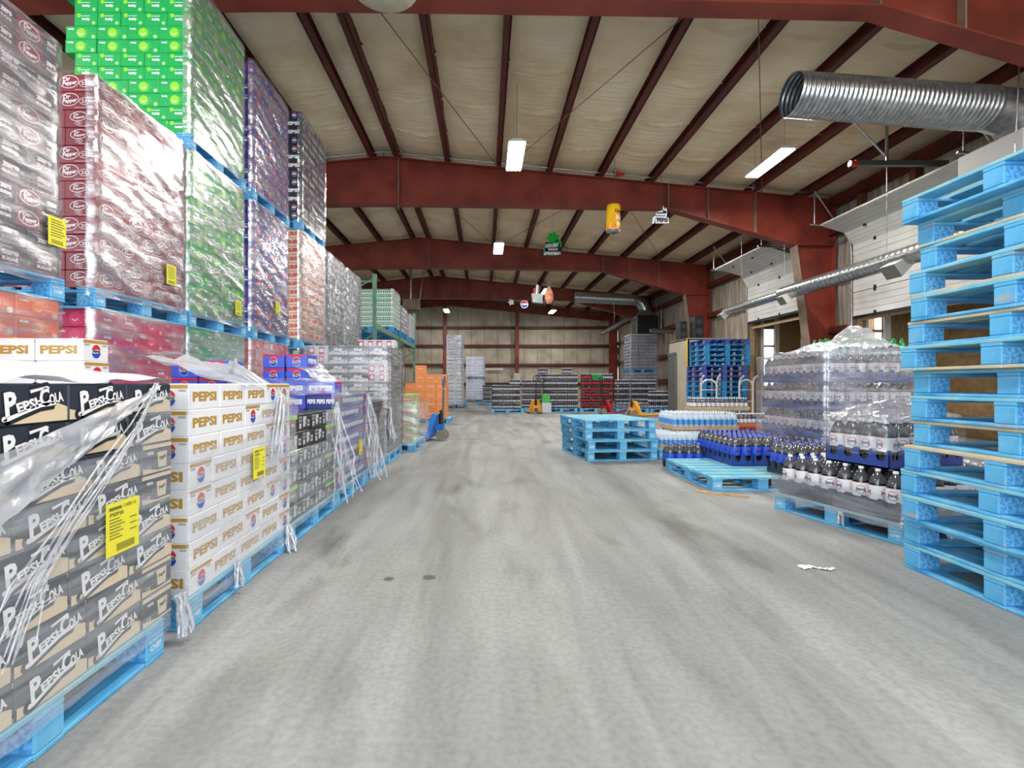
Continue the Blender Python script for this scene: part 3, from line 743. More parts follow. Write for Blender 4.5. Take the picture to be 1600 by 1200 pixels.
# 2 white with gold lettering
GD = cmat('gold', (186, 146, 62))
def a_wg(a, w, h): a.text('PEPSI', 0, 0, w*.8, h*.42, 1, 1, .05)
def e_wg(a, w, h):
    a.rect(-w/2, h*.34, w/2, h*.5, 1); a.globe(0, -h*.05, h*.3, 2, 3, 4, 2, 'PEPSI', 5, rv=h*.36)
    for v in (.22, .27): a.rect(-w*.45, h*v, -w*.25, h*(v+.02), 5); a.rect(w*.25, h*v, w*.45, h*(v+.02), 5)
carton_kind('wg', 'white_cola_carton', 'white gold-lettered cola carton', .24, .17, .1135, cmat('white', (238, 238, 242)), [GD, RD, WH, BL, BK], a_wg, e_wg)
# 3 blue pepsi
def a_bp(a, w, h):
    a.text('PEPSI', 0, h*.02, w*.82, h*.42, 1, 2, .07); a.poly([(-w*.28, -h*.27), (w*.1, -h*.2), (w*.3, -h*.12), (w*.1, -h*.27)], 2, 1); a.rect(-w/2, -h/2, w/2, -h*.44, 2)
def e_bp(a, w, h): a.rect(-w/2, h*.34, w/2, h/2, 2); a.globe(0, -h*.06, h*.3, 2, 1, 3, 2, 'PEPSI', 4, rv=h*.38)
BP = cmat('bright_blue', (72, 100, 214))
carton_kind('bp', 'blue_cola_carton', 'bright blue cola carton', .25, .18, .116, BP, [WH, RD, BL, BK], a_bp, e_bp)
# 4 dark blue pepsi
def a_db(a, w, h):
    for i in (-1, 0, 1): a.text('PEPSI', i*w*.33, h*.05, w*.28, h*.36, 1, 2, .05)
carton_kind('db', 'dark_blue_cola_carton', 'dark blue cola carton', .25, .18, .116, cmat('dark_blue', (40, 58, 140)), [WH, RD, BL, BK], a_db, e_bp)
# 5 black lime
LM = cmat('lime', (150, 215, 60)); LG = cmat('light_grey_print', (196, 200, 204))
def a_bl(a, w, h):
    a.rect(-w*.12, -h*.3, w*.04, h*.36, 1); a.rect(.04*w, h*.1, w*.14, h*.36, 1); a.rect(.04*w, -h*.2, w*.1, h*.02, 1)
    a.rect(-w*.46, h*.05, -w*.2, h*.38, 1); a.text('PEPSI', -w*.33, h*.21, w*.22, h*.22, 4, 2, .04)
    a.rect(w*.22, -h*.3, w*.42, h*.1, 1); a.text('ZERO', w*.32, -h*.1, w*.17, h*.2, 4, 2, .04)
    a.rect(-w*.42, -h*.38, -w*.26, -h*.05, 1)
def e_bl(a, w, h): a.rect(-w/2, h*.26, w/2, h/2, 2); a.globe(0, -h*.08, h*.26, 3, 1, 4, 2, rv=h*.3); a.text('12', -w*.35, -h*.35, w*.14, h*.16, 2)
carton_kind('bl', 'black_lime_carton', 'black lime-edged cola carton', .24, .17, .1165, cmat('near_black', (30, 31, 34)), [LG, LM, RD, BK], a_bl, e_bl)
# 6 grey-black cases
def a_gk(a, w, h):
    for i in range(3): a.rect(-w*.45 + i*w*.32, -h*.3, -w*.22 + i*w*.32, h*.34, 1); a.text('PEPSI', -w*.335 + i*w*.32, h*.1, w*.2, h*.2, 2, 2, .04)
carton_kind('gk', 'grey_cola_carton', 'dark grey cola carton', .25, .18, .117, cmat('charcoal', (64, 64, 70)), [cmat('mid_grey', (120, 120, 126)), BK, RD], a_gk, lambda a, w, h: (a.rect(-w*.4, -h*.3, w*.4, h*.3, 1), a.disc(0, 0, h*.2, 3)))
# 7 root beer: dark top, cream base
def a_mug(a, w, h):
    a.poly([(-w/2, -h/2), (w/2, -h/2), (w/2, -h*.15), (w*.2, -h*.05), (0, -h*.22), (-w*.25, -h*.05), (-w/2, -h*.25)], 1)
    a.text('Mug', -w*.02, h*.06, w*.5, h*.62, 3, 2, .1, .25, .1); a.text('Mug', -w*.02, h*.06, w*.47, h*.56, 2, 3, .05, .25, .1); a.disc(w*.34, -h*.3, h*.08, 4)
def e_mug(a, w, h): a.rect(-w/2, -h/2, w/2, -h*.3, 1); a.text('Mug', 0, 0, w*.6, h*.4, 2, 2, .06, .2)
carton_kind('mug', 'root_beer_carton', 'white-lettered root beer carton', .26, .19, .117, cmat('cool_grey', (96, 102, 116)), [cmat('pale_cream', (232, 224, 210)), WH, BK, RD], a_mug, e_mug)
# 8 red and white soda
def a_rw(a, w, h): a.rect(-w*.5, -h*.45, -w*.2, h*.4, 1); a.rect(.05*w, -h*.45, w*.3, h*.4, 1); a.disc(-w*.34, 0, h*.25, 2, 2); a.disc(w*.17, 0, h*.25, 2, 2)
carton_kind('rw', 'red_white_carton', 'red and white soda carton', .26, .19, .117, cmat('soft_white', (228, 218, 222)), [cmat('rose_red', (206, 44, 74)), WH], a_rw, a_rw)
# 9 black pepsi zero (tall stack)
def a_pz(a, w, h): a.text('PEPSI', 0, h*.04, w*.84, h*.46, 1, 2, .06)
def e_pz(a, w, h): a.rect(-w/2, -h*.42, w/2, h*.4, 3); a.globe(0, 0, h*.28, 2, 1, 4, 2, rv=h*.34)
carton_kind('pz', 'black_cola_carton', 'black white-lettered cola carton', .27, .2, CHB, cmat('zero_black', (44, 44, 50)), [WH, RD, cmat('ink_navy', (30, 36, 70)), BL], a_pz, e_pz)
# 10 Dr Pepper
DR = cmat('maroon', (142, 26, 44)); DRP = cmat('pink_white', (240, 224, 228))
def a_dr(a, w, h):
    a.ring(-w*.14, h*.08, w*.25, .005, 1, 2, h*.4, rot=.08); a.text('Dr', -w*.2, h*.24, w*.2, h*.26, 1, 3, .05, .2, .12); a.text('Pepper', -w*.12, -h*.02, w*.38, h*.32, 1, 3, .05, .2, .12)
    a.ring(w*.24, -h*.02, w*.13, .004, 1, 2, h*.22); a.text('23', w*.24, -h*.02, w*.14, h*.2, 1, 3, .03); a.rect(w*.0, -h*.42, w*.36, -h*.39, 1); a.disc(w*.42, -h*.36, h*.06, 1)
def e_dr(a, w, h):
    a.ring(-w*.05, h*.14, w*.3, .005, 1, 2, h*.3, rot=.1); a.text('Dr', -w*.12, h*.25, w*.2, h*.18, 1, 3, .05, .2, .12); a.text('Pepper', -w*.02, h*.07, w*.42, h*.2, 1, 3, .05, .2, .12)
    a.ring(-w*.05, -h*.28, w*.13, .003, 1, 2, h*.12); a.text('23', -w*.05, -h*.28, w*.12, h*.1, 1, 3, .03); a.rect(-w*.05, -h*.46, w*.3, -h*.43, 1)
carton_kind('dr', 'maroon_soda_carton', 'maroon white-oval soda carton', .27, .2, CHB, DR, [DRP], a_dr, e_dr)
# 11 Dr Pepper zero
DZ = cmat('zero_charcoal', (50, 46, 54))
def a_dz(a, w, h):
    a.poly([(-w*.5, -h*.5), (w*.02, -h*.5), (w*.12, h*.5), (-w*.5, h*.5)], 2); a.ring(-w*.22, h*.04, w*.24, .005, 1, 2, h*.4, rot=.08)
    a.text('Dr', -w*.28, h*.2, w*.18, h*.24, 1, 3, .05, .2, .12); a.text('Pepper', -w*.2, -h*.05, w*.34, h*.3, 1, 3, .05, .2, .12)
    a.text('zero', w*.3, h*.15, w*.24, h*.24, 1, 3, .06); a.text('SUGAR', w*.3, -h*.16, w*.24, h*.17, 1, 3, .06)
def e_dz(a, w, h): a.text('zero', 0, h*.15, w*.5, h*.24, 1, 3, .06); a.text('SUGAR', 0, -h*.16, w*.5, h*.18, 1, 3, .06); a.rect(-w/2, -h/2, w/2, -h*.42, 2)
carton_kind('dz', 'black_soda_carton', 'black and maroon zero soda carton', .27, .2, CHB, DZ, [DRP, cmat('dull_maroon', (130, 40, 56))], a_dz, e_dz)
# bubly family
def bubly(key, name, desc, c, d, hi):
    base = cmat(name, c); sp = cmat(name + '_disc', d); ac = cmat(name + '_accent', hi)
    def la(a, w, h):
        a.ring(0, 0, h*.5, .003, 3, 1, h*.44, a0=-1.2, a1=.6); a.disc(0, 0, h*.38, 1, 1); a.ring(0, h*.02, h*.2, h*.05, 2, 2, a0=PI*1.1, a1=PI*1.9, n=10)
        a.disc(w*.4, -h*.32, h*.17, 3, 1); a.text('12', w*.4, -h*.32, h*.2, h*.16, 2, 2, .04); a.text('bubly', -w*.33, h*.28, w*.2, h*.17, 2, 2, .06)
        for u, v in ((.22, .2), (.28, -.05), (-.3, -.25), (.16, -.3)): a.disc(w*u, h*v, h*.035, 3, 1, n=8)
    def ea(a, w, h):
        a.disc(-w*.3, h*.3, h*.17, 1, 1); a.text('bubly', .02*w, -h*.02, w*.36, h*.24, 2, 2, .07); a.disc(w*.36, -h*.3, h*.15, 3, 1); a.text('12', w*.36, -h*.3, h*.16, h*.13, 2, 2, .03)
        a.rect(-w*.2, h*.24, w*.2, h*.28, 2)
    carton_kind(key, name, desc, .27, .2, CHB, base, [sp, WH, ac], la, ea)
bubly('bg', 'green_seltzer_carton', 'bright green seltzer carton', (14, 168, 82), (140, 214, 50), (130, 210, 90))
bubly('bv', 'purple_seltzer_carton', 'purple and navy seltzer carton', (52, 48, 150), (214, 30, 60), (220, 90, 100))
bubly('bo', 'orange_seltzer_carton', 'orange seltzer carton', (246, 108, 50), (255, 140, 70), (240, 200, 180))
bubly('bk', 'pink_seltzer_carton', 'deep pink seltzer carton', (214, 22, 92), (236, 60, 120), (240, 110, 150))
bubly('bt', 'teal_seltzer_carton', 'teal green seltzer carton', (22, 158, 104), (60, 184, 120), (110, 200, 150))
bubly('bc', 'coral_seltzer_carton', 'coral seltzer carton', (226, 110, 110), (200, 60, 80), (240, 170, 160))
# orange crush
def a_cr(a, w, h): a.text('CRUSH', 0, h*.1, w*.9, h*.5, 1, 2, .08, .2, .06); a.poly([(-w/2, -h*.3), (0, -h*.42), (w/2, -h*.25), (w/2, -h*.5), (-w/2, -h*.5)], 2)
carton_kind('cr', 'orange_soda_carton', 'orange and cream soda carton', .27, .2, CHB, cmat('crush_cream', (232, 206, 186)), [cmat('crush_orange', (208, 84, 44)), cmat('crush_peach', (214, 150, 120))], a_cr, a_cr)
# navy/yellow and silver stacks
def a_nv(a, w, h): a.poly([(-w/2, -h/2), (-w*.1, -h/2), (w*.1, h/2), (-w/2, h/2)], 1); a.disc(w*.2, 0, h*.3, 2, 2); a.text('COLA', -w*.25, 0, w*.3, h*.3, 2, 2, .05)
carton_kind('nv', 'navy_lime_carton', 'navy and lime soda carton', .27, .2, CHB, cmat('slate', (104, 110, 128)), [cmat('navy_print', (50, 62, 130)), cmat('lime_print', (186, 200, 90))], a_nv, a_nv)
def a_sv(a, w, h): a.rect(-w*.42, -h*.34, -w*.02, h*.3, 1); a.rect(w*.08, -h*.34, w*.42, h*.3, 1); a.text('DIET', -w*.22, 0, w*.3, h*.3, 2, 2, .05)
carton_kind('sv', 'silver_soda_carton', 'silver grey soda carton', .27, .2, CHB, cmat('silver_board', (150, 152, 158)), [cmat('steel_print', (110, 112, 120)), WH], a_sv, a_sv)
# green and white rack cans
def a_gr(a, w, h):
    for i in range(5): a.rect(-w*.48 + i*w*.2, -h*.3, -w*.34 + i*w*.2, h*.2, 1); 
    a.rect(-w/2, h*.3, w/2, h*.46, 2)
carton_kind('gr', 'green_ginger_ale_carton', 'green and white soda carton', .27, .2, CHB, cmat('white_green', (200, 214, 206)), [cmat('bottle_green', (30, 120, 74)), cmat('deep_green', (24, 90, 60))], a_gr, a_gr)
# big orange and light green boxes
def a_ob(a, w, h): a.rect(-w*.42, -h*.08, w*.42, h*.34, 1); a.text('Gatorade', 0, h*.13, w*.6, h*.16, 2, 2, .05); a.rect(-w*.3, -h*.36, w*.3, -h*.2, 1)
carton_kind('ob', 'orange_drink_box', 'orange shipping box', .27, .27, .232, cmat('box_orange', (236, 158, 76)), [cmat('box_coral', (240, 132, 110)), cmat('box_yellow', (252, 214, 130))], a_ob, a_ob)
carton_kind('gb', 'pale_green_drink_box', 'pale green shipping box', .2, .2, .186, cmat('box_green', (168, 206, 130)), [cmat('box_pink', (226, 140, 140)), cmat('box_palegreen', (200, 230, 170))], a_ob, a_ob)

JR = random.Random(5)
def put(kind, x, y, z, turned, lab, group, jit=.0025):
    k = KINDS[kind]; o = place(k['name'], k['me'], None, (x + JR.uniform(-jit, jit), y + JR.uniform(-jit, jit), z), (PI / 2 if turned else 0) + JR.uniform(-.006, .006))
    return tag(o, lab, k['cat'], group)
def stack(kinds, x, y0, z0, n, seqs, front, where, group, skip=None, per=1, lo=0):
    """kinds: key or function(layer)->key; x: aisle face; y0: near face; front: cartons further in along the end face"""
    for k in range(lo, n):
        kd = kinds(k) if callable(kinds) else kinds
        K = KINDS[kd]; L, W, H = K['L'], K['W'], K['H']
        seq = seqs[(k // per) % len(seqs)]; y = y0; zz = z0 + k * (H + .0005)
        tot = sum(L if c == 'L' else W for c in seq)
        for i, c in enumerate(seq):
            dy, dx = (L, W) if c == 'L' else (W, L)
            if not (skip and skip(k, i, 0)):
                lab = '%s, %s layer, %s on aisle side, %s' % (K['desc'], ORD[k], NTH[i], where)
                put(kd, x - dx / 2, y + dy / 2, zz, c == 'W', lab, group)
            if i == 0:
                xx = x - dx
                for j in range(front):
                    fx, fy = (W, L) if c == 'L' else (L, W)
                    if xx - fx < x - 1.26: break
                    if not (skip and skip(k, 0, j + 1)):
                        lab = '%s, %s layer, %s inward, end face, %s' % (K['desc'], ORD[k], NTH[j], where)
                        put(kd, xx - fx / 2, y0 + fy / 2, zz, c == 'W', lab, group)
                    xx -= fx + .002
            y += dy + .003

# ---------------- stretch film ----------------
def film(lab, pts, z0, z1, m, amp=.008, keep=None, seed=0, off=.008, dz=.025, du=.04, top=0, name='stretch_wrap', freq=6):
    """wall of film following plan points pts (outside on the left hand side of travel when going +y on the aisle side)"""
    P = []
    for a, b in zip(pts[:-1], pts[1:]):
        a, b = Vector(a), Vector(b); k = max(1, int((b - a).length / du)); nrm = Vector((b - a)).normalized(); nrm = Vector((nrm.y, -nrm.x))
        for i in range(k): P.append((a + (b - a) * i / k, nrm))
    P.append((Vector(pts[-1]), P[-1][1]))
    nu = len(P) - 1; nv = max(2, int((z1 - z0) / dz))
    def fn(u, v):
        p, nr = P[int(round(u * nu))]; z = z0 + (z1 - z0) * v; s = u * nu * du
        zz = z + .4 * s
        q = noise.noise((s * freq * .3 + seed, zz * freq * 2.2, seed * 1.7)) + .6 * noise.noise((s * freq * .8, zz * freq * 5, seed)) + .35 * noise.noise((s * freq * 3, z * freq * 5, seed + 9))
        d = off + amp * (q * .7 + .7)
        if v > .98: d -= top
        return (p.x + nr.x * d, p.y + nr.y * d, z + .012 * noise.noise((s * 7, seed, 0)) * (1 if v > .99 or v < .01 else 0))
    mb = MB(); mb.grid(fn, nu, nv, keep=keep)
    o = mb.build(name, m); tag(o, lab, 'stretch film', 'stretch wrap on pallet loads')
    return o
YEL = mat('yellow_label', (235, 226, 60), .6); YINK = mat('label_ink', (120, 118, 50), .6)
def placard(parent, x, y, z, w, h, loc=(0, 0, 0)):
    """yellow paper label on an aisle face"""
    mb = MB(); mb.box(x, x + .0015, y - w / 2, y + w / 2, z - h / 2, z + h / 2, 0)
    a = Art(); a.rect(-w*.42, h*.36, -w*.05, h*.42, 1); a.text('PEPSI', -w*.2, h*.28, w*.4, h*.07, 1, 1, .03); a.text('CASES 12', w*.2, h*.4, w*.4, h*.06, 1, 1, .02)
    for i in range(7): a.rect(-w*.42, h*(.18 - i*.06), -w*(.42 - .5*(.6 + .4*((i*37) % 5)/5)), h*(.2 - i*.06), 1); a.rect(w*.2, h*(.18 - i*.06), w*.42, h*(.2 - i*.06), 1) if i % 2 else None
    for i in range(16): a.rect(-w*.2 + i*w*.035, -h*.44, -w*.2 + i*w*.035 + w*.018, -h*.3, 1)
    a.on(mb, (x + .0018, y, z), (0, 1, 0), (0, 0, 1), (1, 0, 0))
    o = mb.build('paper_label', [YEL, YINK], parent); o['label'] = 'yellow printed pallet label'
    return o
def tassel(mb, p, n, L, seed, spread=.05):
    """loose crumpled tail of film"""
    R = random.Random(seed); p = Vector(p)
    for i in range(n):
        q = p + Vector((R.uniform(-.01, .01), R.uniform(-.02, .02), 0)); pts = [q]; d = Vector((R.uniform(0, spread), R.uniform(-spread, spread), -1)).normalized()
        for k in range(7):
            q = q + d * L / 7 + Vector((R.uniform(-.5, 1), R.uniform(-1, 1), R.uniform(-.6, .6))) * L * .05
            q.z = max(q.z, .006); pts.append(q.copy())
        mb.path(pts, [.004 + .006 * abs(math.sin(k * 1.3 + i)) for k in range(len(pts))], 5)
# ---------------- front row of pallets beside the aisle ----------------
AX = -1.26
ps = 'pallets under the front row of cartons'
def fpal(y0, lab, kind='blue', x=AX + .01, z=0, dx=1.2): return pallet(x - .6, y0 + .5, z, PI / 2, lab, kind, None)
# 1 retro cola
fpal(.90, 'blue pallet under the black and cream cola cartons')
SQ = ['WLLLW', 'WLLLW', 'LWLWL', 'LWLWL']
def far_first(seq): return seq
stack('retro', AX, .885, .14, 8, ['WLLLW', 'WLLLW', 'WWLLL', 'WWLLL'], 1, 'retro cola pallet', 'cartons on the retro cola pallet', skip=lambda k, i, j: (i == 0))
# 2 white and gold
fpal(2.06, 'blue pallet under the white and gold cola cartons')
stack('wg', AX, 2.075, .14, 8, ['WLLLW', 'LLWLW', 'LLLWW', 'WLLLW', 'WLLLW', 'LLLWW', 'LLWLW', 'LLLWW'][::-1][::-1], 1, 'white cola pallet', 'cartons on the white cola pallet')
for k in range(2):
    for j in range(3): put('wg', -2.02 - .12 - j * .245, 2.53, 1.052 + k * .1145, True, 'white gold-lettered cola carton on top of the white pallet, %s layer, %s from the aisle' % (('lower', 'upper')[k], NTH[j]), 'loose cartons on the white cola pallet')
# filler deck of the white pallet under those loose cartons
for k in range(8):
    for j in range(3): put('wg', -2.02 - .12 - j * .245, 2.53, .14 + k * .114, True, 'white gold-lettered cola carton, %s layer, %s of the inner column, white cola pallet' % (ORD[k], NTH[j]), 'inner cartons of the white cola pallet')
# 3 black lime, lower, with blue cartons standing further in
fpal(3.12, 'blue pallet under the black lime-edged cola cartons')
stack('bl', AX - .005, 3.13, .14, 6, ['LLLWW', 'WLLLW'], 3, 'black lime pallet', 'cartons on the black lime pallet')
for r in range(2):
    for j in range(3): put('bl', AX - .26 - .12 - j * .245, 3.47 + r * .18, .14 + 5 * .117, True, 'black lime-edged cola carton, top layer, %s row back, %s inward, black lime pallet' % (NTH[r], NTH[j]), 'top cartons of the black lime pallet')
for k in range(3):
    for j in range(2): put('bp', -1.745 - .1 - j * .19, 3.42, .86 + k * .1165, False, 'bright blue cola carton on the black lime pallet, %s layer, %s inward' % (ORD[k], NTH[j]), 'blue cartons on the black lime pallet')
# 4 blue
fpal(4.11, 'blue pallet under the dark blue cola cartons')
stack(lambda k: 'db', AX, 4.12, .14, 7, ['WLLLW', 'LLLWW'], 0, 'dark blue pallet', 'cartons on the dark blue cola pallet')
for k in range(7):
    for j in range(3): put('bp', AX - .26 - .125 - j * .253, 4.21, .14 + k * .1165, True, 'bright blue cola carton, %s layer, %s inward on the end face, dark blue pallet' % (ORD[k], NTH[j]), 'blue cartons on the end face of the dark blue pallet') if k > 4 else None
for j in range(4): put('bp', AX - .125 - j * .253, 4.21, .14 + 7 * .1165, True, 'bright blue cola carton, top layer, %s from the aisle, dark blue pallet' % NTH[j], 'top blue cartons of the dark blue pallet')
put('bp', AX - .005 - .125, 4.205, .14 + 6 * .1165, True, 'bright blue cola carton at the aisle corner, below the top layer, dark blue pallet', 'top blue cartons of the dark blue pallet') if False else None
for k in range(2):
    for j in range(2): put('bp', -1.49 - .11 - j * .2, 4.27, .14 + (8 + k) * .1165, False, 'bright blue cola carton standing on the dark blue pallet load, %s, %s inward' % (('lower', 'upper')[k], NTH[j]), 'upright blue cartons above the dark blue pallet')
# 5 grey cola, low
fpal(5.12, 'blue pallet under the dark grey cola cartons')
stack('gk', AX, 5.14, .14, 6, ['LLLW', 'WLLL'], 3, 'low grey pallet', 'cartons on the low grey cola pallet')
# 6 tall root beer and mixed
fpal(6.36, 'blue pallet under the tall root beer load')
def k6(k): return 'mug' if k in (6, 7, 10, 11) or k in (5,) else ('mug' if k > 7 else 'gk')
def f6(k): return 'gk'
stack(lambda k: 'gk', AX, 6.38 + .2, .14, 12, ['LLLW', 'WLLL'], 0, 'tall root beer pallet', 'grey cartons on the tall root beer pallet')
for k in range(5, 12):
    for j in range(4):
        kd = 'rw' if (k in (8, 9) and j == 0) or (k > 9 and j == 3) else 'mug'
        put(kd, AX - .13 - j * .264, 6.38 + .095, .14 + k * .1175, True, '%s, %s layer, %s from the aisle, root beer pallet end face' % (KINDS[kd]['desc'], ORD[k], NTH[j]), 'end face cartons of the tall root beer pallet')
for k in range(5):
    put('gk', AX - .125, 6.38 + .09, .14 + k * .1175, True, 'dark grey cola carton, %s layer, at the near corner of the tall root beer pallet' % ORD[k], 'corner cartons of the tall root beer pallet')
for j, (dx, kd) in enumerate(((.12, 'rw'), (.38, 'rw'))):
    put(kd, AX - dx, 6.9, .14 + 12 * .1175, True, 'red and white soda carton lying on the tall root beer load, %s from the aisle' % NTH[j], 'cartons on top of the root beer load')
# 7 low green wrapped pallet
pallet(-1.06 - .6, 8.05, 0, PI / 2 - .03, 'blue pallet under the low green wrapped load')
for k in range(4):
    for j in range(3):
        for r in range(4 if j == 0 else 1):
            put('gb', -1.12 - .1 - j * .205, 7.66 + r * .22, .14 + k * .187, True, 'pale green shipping box, %s layer, %s from the aisle, %s row back, low green pallet' % (ORD[k], NTH[j], NTH[r]), 'boxes on the low green pallet')
t = film('clear wrap hanging loosely round the low green load', [(-1.62, 7.5), (-1.04, 7.52), (-.98, 7.6), (-1.0, 8.5)], .1, .78, FILM_L, .03, seed=4)
t['label'] = 'loose clear wrap round the low pale green load'
# orange stack at the end of the row
pallet(-1.5, 13.35, 0, PI / 2, 'blue pallet under the orange shipping boxes')
for j, nl in enumerate((5, 5, 5, 4)):
    for k in range(nl):
        for r in range(3 if j == 0 else 1):
            put('ob', -1.01 - .135 - j * .272, 12.8 + .135 + r * .275, .14 + k * .234, True, 'orange shipping box, %s layer, %s from the aisle, %s row back, orange stack' % (ORD[k], NTH[j], NTH[r]), 'boxes on the orange stack')
put('ob', -1.01 - .135 - 2 * .272, 12.8 + .135, .14 + 5 * .234, True, 'orange shipping box alone on top of the orange stack', 'boxes on the orange stack')

# film on the front row
f = film('thin clear stretch wrap on the retro cola cartons, peeled open at the top', [(AX - .02, .88), (AX, .9), (AX, 1.93), (AX - .03, 1.96)], .08, 1.04, FILM_L, .008, keep=lambda u, v: v < .80 - .05 * u or (u > .93 and v < .98) or (v < .68 + .32 * max(0, (u - .62) / .3) and u < .93), seed=1)
placard(f, AX + .022, 1.665, .565, .15, .175)
# bunched band falling from the corner
def ropes(lab, pts, n, r, seed, spread=.05, m=FILM_W):
    mb = MB(); R = random.Random(seed)
    for i in range(n):
        q = []; o1 = R.uniform(-1, 1); o2 = R.uniform(-1, 1)
        for j, p in enumerate(pts):
            t = j / (len(pts) - 1); w = spread * (.25 + 1.6 * t)
            q.append(Vector(p) + Vector((R.uniform(0, .014), w * (o1 + .2 * R.uniform(-1, 1)), w * .5 * (o2 + .3 * R.uniform(-1, 1)))))
        # smooth
        s = []
        for a, b in zip(q[:-1], q[1:]): s += [a, a * .67 + b * .33, a * .33 + b * .67]
        s.append(q[-1]); mb.path(s, [r * (.5 + .7 * abs(math.sin(1.7 * k + i))) for k in range(len(s))], 5)
    return tag(mb.build('film_band', m), lab, 'stretch film', None)
def sheet(lab, A, B, C, D, m, amp=.02, nu=24, nv=16, seed=0, sag=0, name='stretch_wrap', fr=5, grp=None, keep=None):
    """four cornered crumpled film sheet A-B bottom, D-C top"""
    A, B, C, D = map(Vector, (A, B, C, D)); nrm = (B - A).cross(D - A).normalized()
    def fn(u, v):
        p = (A * (1 - u) + B * u) * (1 - v) + (D * (1 - u) + C * u) * v
        q = noise.noise((u * fr * 2, v * fr + u * 3, seed)) + .6 * abs(noise.noise((u * fr * 3 + v * 4, v * fr, seed + 5)))
        return p + nrm * amp * q - Vector((0, 0, sag * 4 * u * (1 - u)))
    mb = MB().grid(fn, nu, nv, keep=keep)
    return tag(mb.build(name, m), lab, 'stretch film', grp)
sheet('wide cloudy film fold pulled down across the retro cola cartons', (AX + .022, 1.2, .66), (AX + .02, 1.62, .9), (AX + .025, 1.86, 1.045), (AX + .025, 1.2, .86), FILM_W, .02, 30, 16, 3, fr=4)
ropes('twisted film band falling across the black and cream cola cartons', [(AX + .012, 1.84, 1.05), (AX + .02, 1.72, .9), (AX + .025, 1.58, .78), (AX + .03, 1.44, .66), (AX + .03, 1.3, .52), (AX + .03, 1.22, .36)], 12, .0032, 3, .05, FILM_L)
sheet('white cloudy film draped over the top of the retro cola load', (AX + .01, .92, 1.052), (AX, 1.94, 1.056), (-2.35, 2.02, 1.2), (-2.35, .92, 1.2), FILM_M, .03, 40, 24, 8, fr=3)
# white pallet film
f = film('clear stretch wrap on the white and gold cola cartons, open at the top', [(AX - .01, 2.055), (AX, 2.07), (AX, 3.08), (AX - .04, 3.1)], .06, 1.03, FILM_L, .009, keep=lambda u, v: v < .74 or v < .74 + (u - .45) * .6 or u < .05, seed=2)
placard(f, AX + .024, 2.67, .62, .14, .165)
sheet('cloudy film draped over the white cola load up to the blue cartons', (AX + .01, 2.5, 1.04), (AX, 3.2, .98), (-1.75, 3.4, 1.19), (-2.0, 2.8, 1.22), FILM_W, .035, 30, 24, 11, fr=4)
ropes('film strands stretched from the white load to the dark blue load', [(-1.72, 3.35, 1.22), (-1.55, 3.0, 1.17), (-1.42, 2.95, 1.1), (AX + .01, 2.98, .96), (AX + .03, 2.9, .82), (AX + .03, 2.84, .66)], 12, .003, 6, .05)
sheet('clear film curtain hanging between the white and the black lime pallets', (AX + .02, 2.75, .66), (AX + .02, 3.2, .2), (AX + .02, 3.2, .95), (AX + .01, 2.95, 1.0), FILM_L, .03, 20, 20, 13)
mb = MB(); tassel(mb, (AX + .03, 3.06, .16), 10, .2, 4); tag(mb.build('film_tail', FILM_W), 'loose film tail at the far corner of the white cola pallet', 'stretch film')
mb = MB(); tassel(mb, (AX + .03, 1.97, .2), 12, .16, 5); tag(mb.build('film_tail', FILM_W), 'crumpled film tail between the first two pallets', 'stretch film')
mb = MB(); tassel(mb, (AX + .03, 2.42, .16), 6, .12, 6); tag(mb.build('film_tail', FILM_W), 'small film tail under the white cola cartons', 'stretch film')
film('clear stretch wrap on the black lime-edged cartons, slipped down', [(AX - .3, 3.11), (AX, 3.12), (AX, 4.06)], .1, .84, FILM_L, .01, keep=lambda u, v: v < .7 or u > .8 or (u < .35 and v < .8), seed=3)
f = film('clear stretch wrap on the dark blue cola cartons', [(AX - .03, 4.1), (AX, 4.11), (AX, 5.04)], .1, 1.0, FILM_L, .012, seed=5)
placard(f, AX + .024, 4.85, .42, .12, .15)
sheet('glossy film stretched over the top bright blue cartons', (-2.1, 4.09, .9), (AX, 4.09, .98), (AX, 4.09, 1.1), (-2.1, 4.09, 1.1), FILM_L, .01, 30, 10, 2)
sheet('film fold over the corner above the dark blue load', (AX + .01, 4.12, .96), (AX + .01, 4.6, .93), (-1.5, 4.45, 1.24), (-1.6, 4.05, 1.22), FILM_L, .03, 16, 14, 21)
mb = MB(); tassel(mb, (AX + .04, 4.05, .9), 10, .75, 7, .06); tag(mb.build('film_tail', FILM_L), 'long wrinkled film strand hanging between the black lime and dark blue loads', 'stretch film')
mb = MB(); tassel(mb, (AX + .04, 5.08, .95), 16, .85, 8, .06); tag(mb.build('film_tail', FILM_L), 'long wrinkled film strand hanging before the low grey load', 'stretch film')
film('clear stretch wrap on the low dark grey cola load', [(AX - .25, 5.1), (AX, 5.12), (AX, 6.2)], .08, .88, FILM_L, .014, keep=lambda u, v: v < .78 + .2 * math.sin(u * 9), seed=6)
film('clear stretch wrap on the tall root beer load', [(AX - 1.1, 6.35), (AX, 6.36), (AX, 7.36), (AX - .05, 7.4)], .1, 1.55, FILM_L, .01, seed=7)
mb = MB(); tassel(mb, (AX + .04, 6.28, .75), 10, .4, 9, .08); tag(mb.build('film_tail', FILM_W), 'ragged film edge slipping off the low grey load', 'stretch film')
mb = MB(); tassel(mb, (-1.35, 6.42, 1.6), 8, .08, 12, .3); tag(mb.build('film_tail', FILM_W), 'crumpled film knot on top of the tall root beer load', 'stretch film')

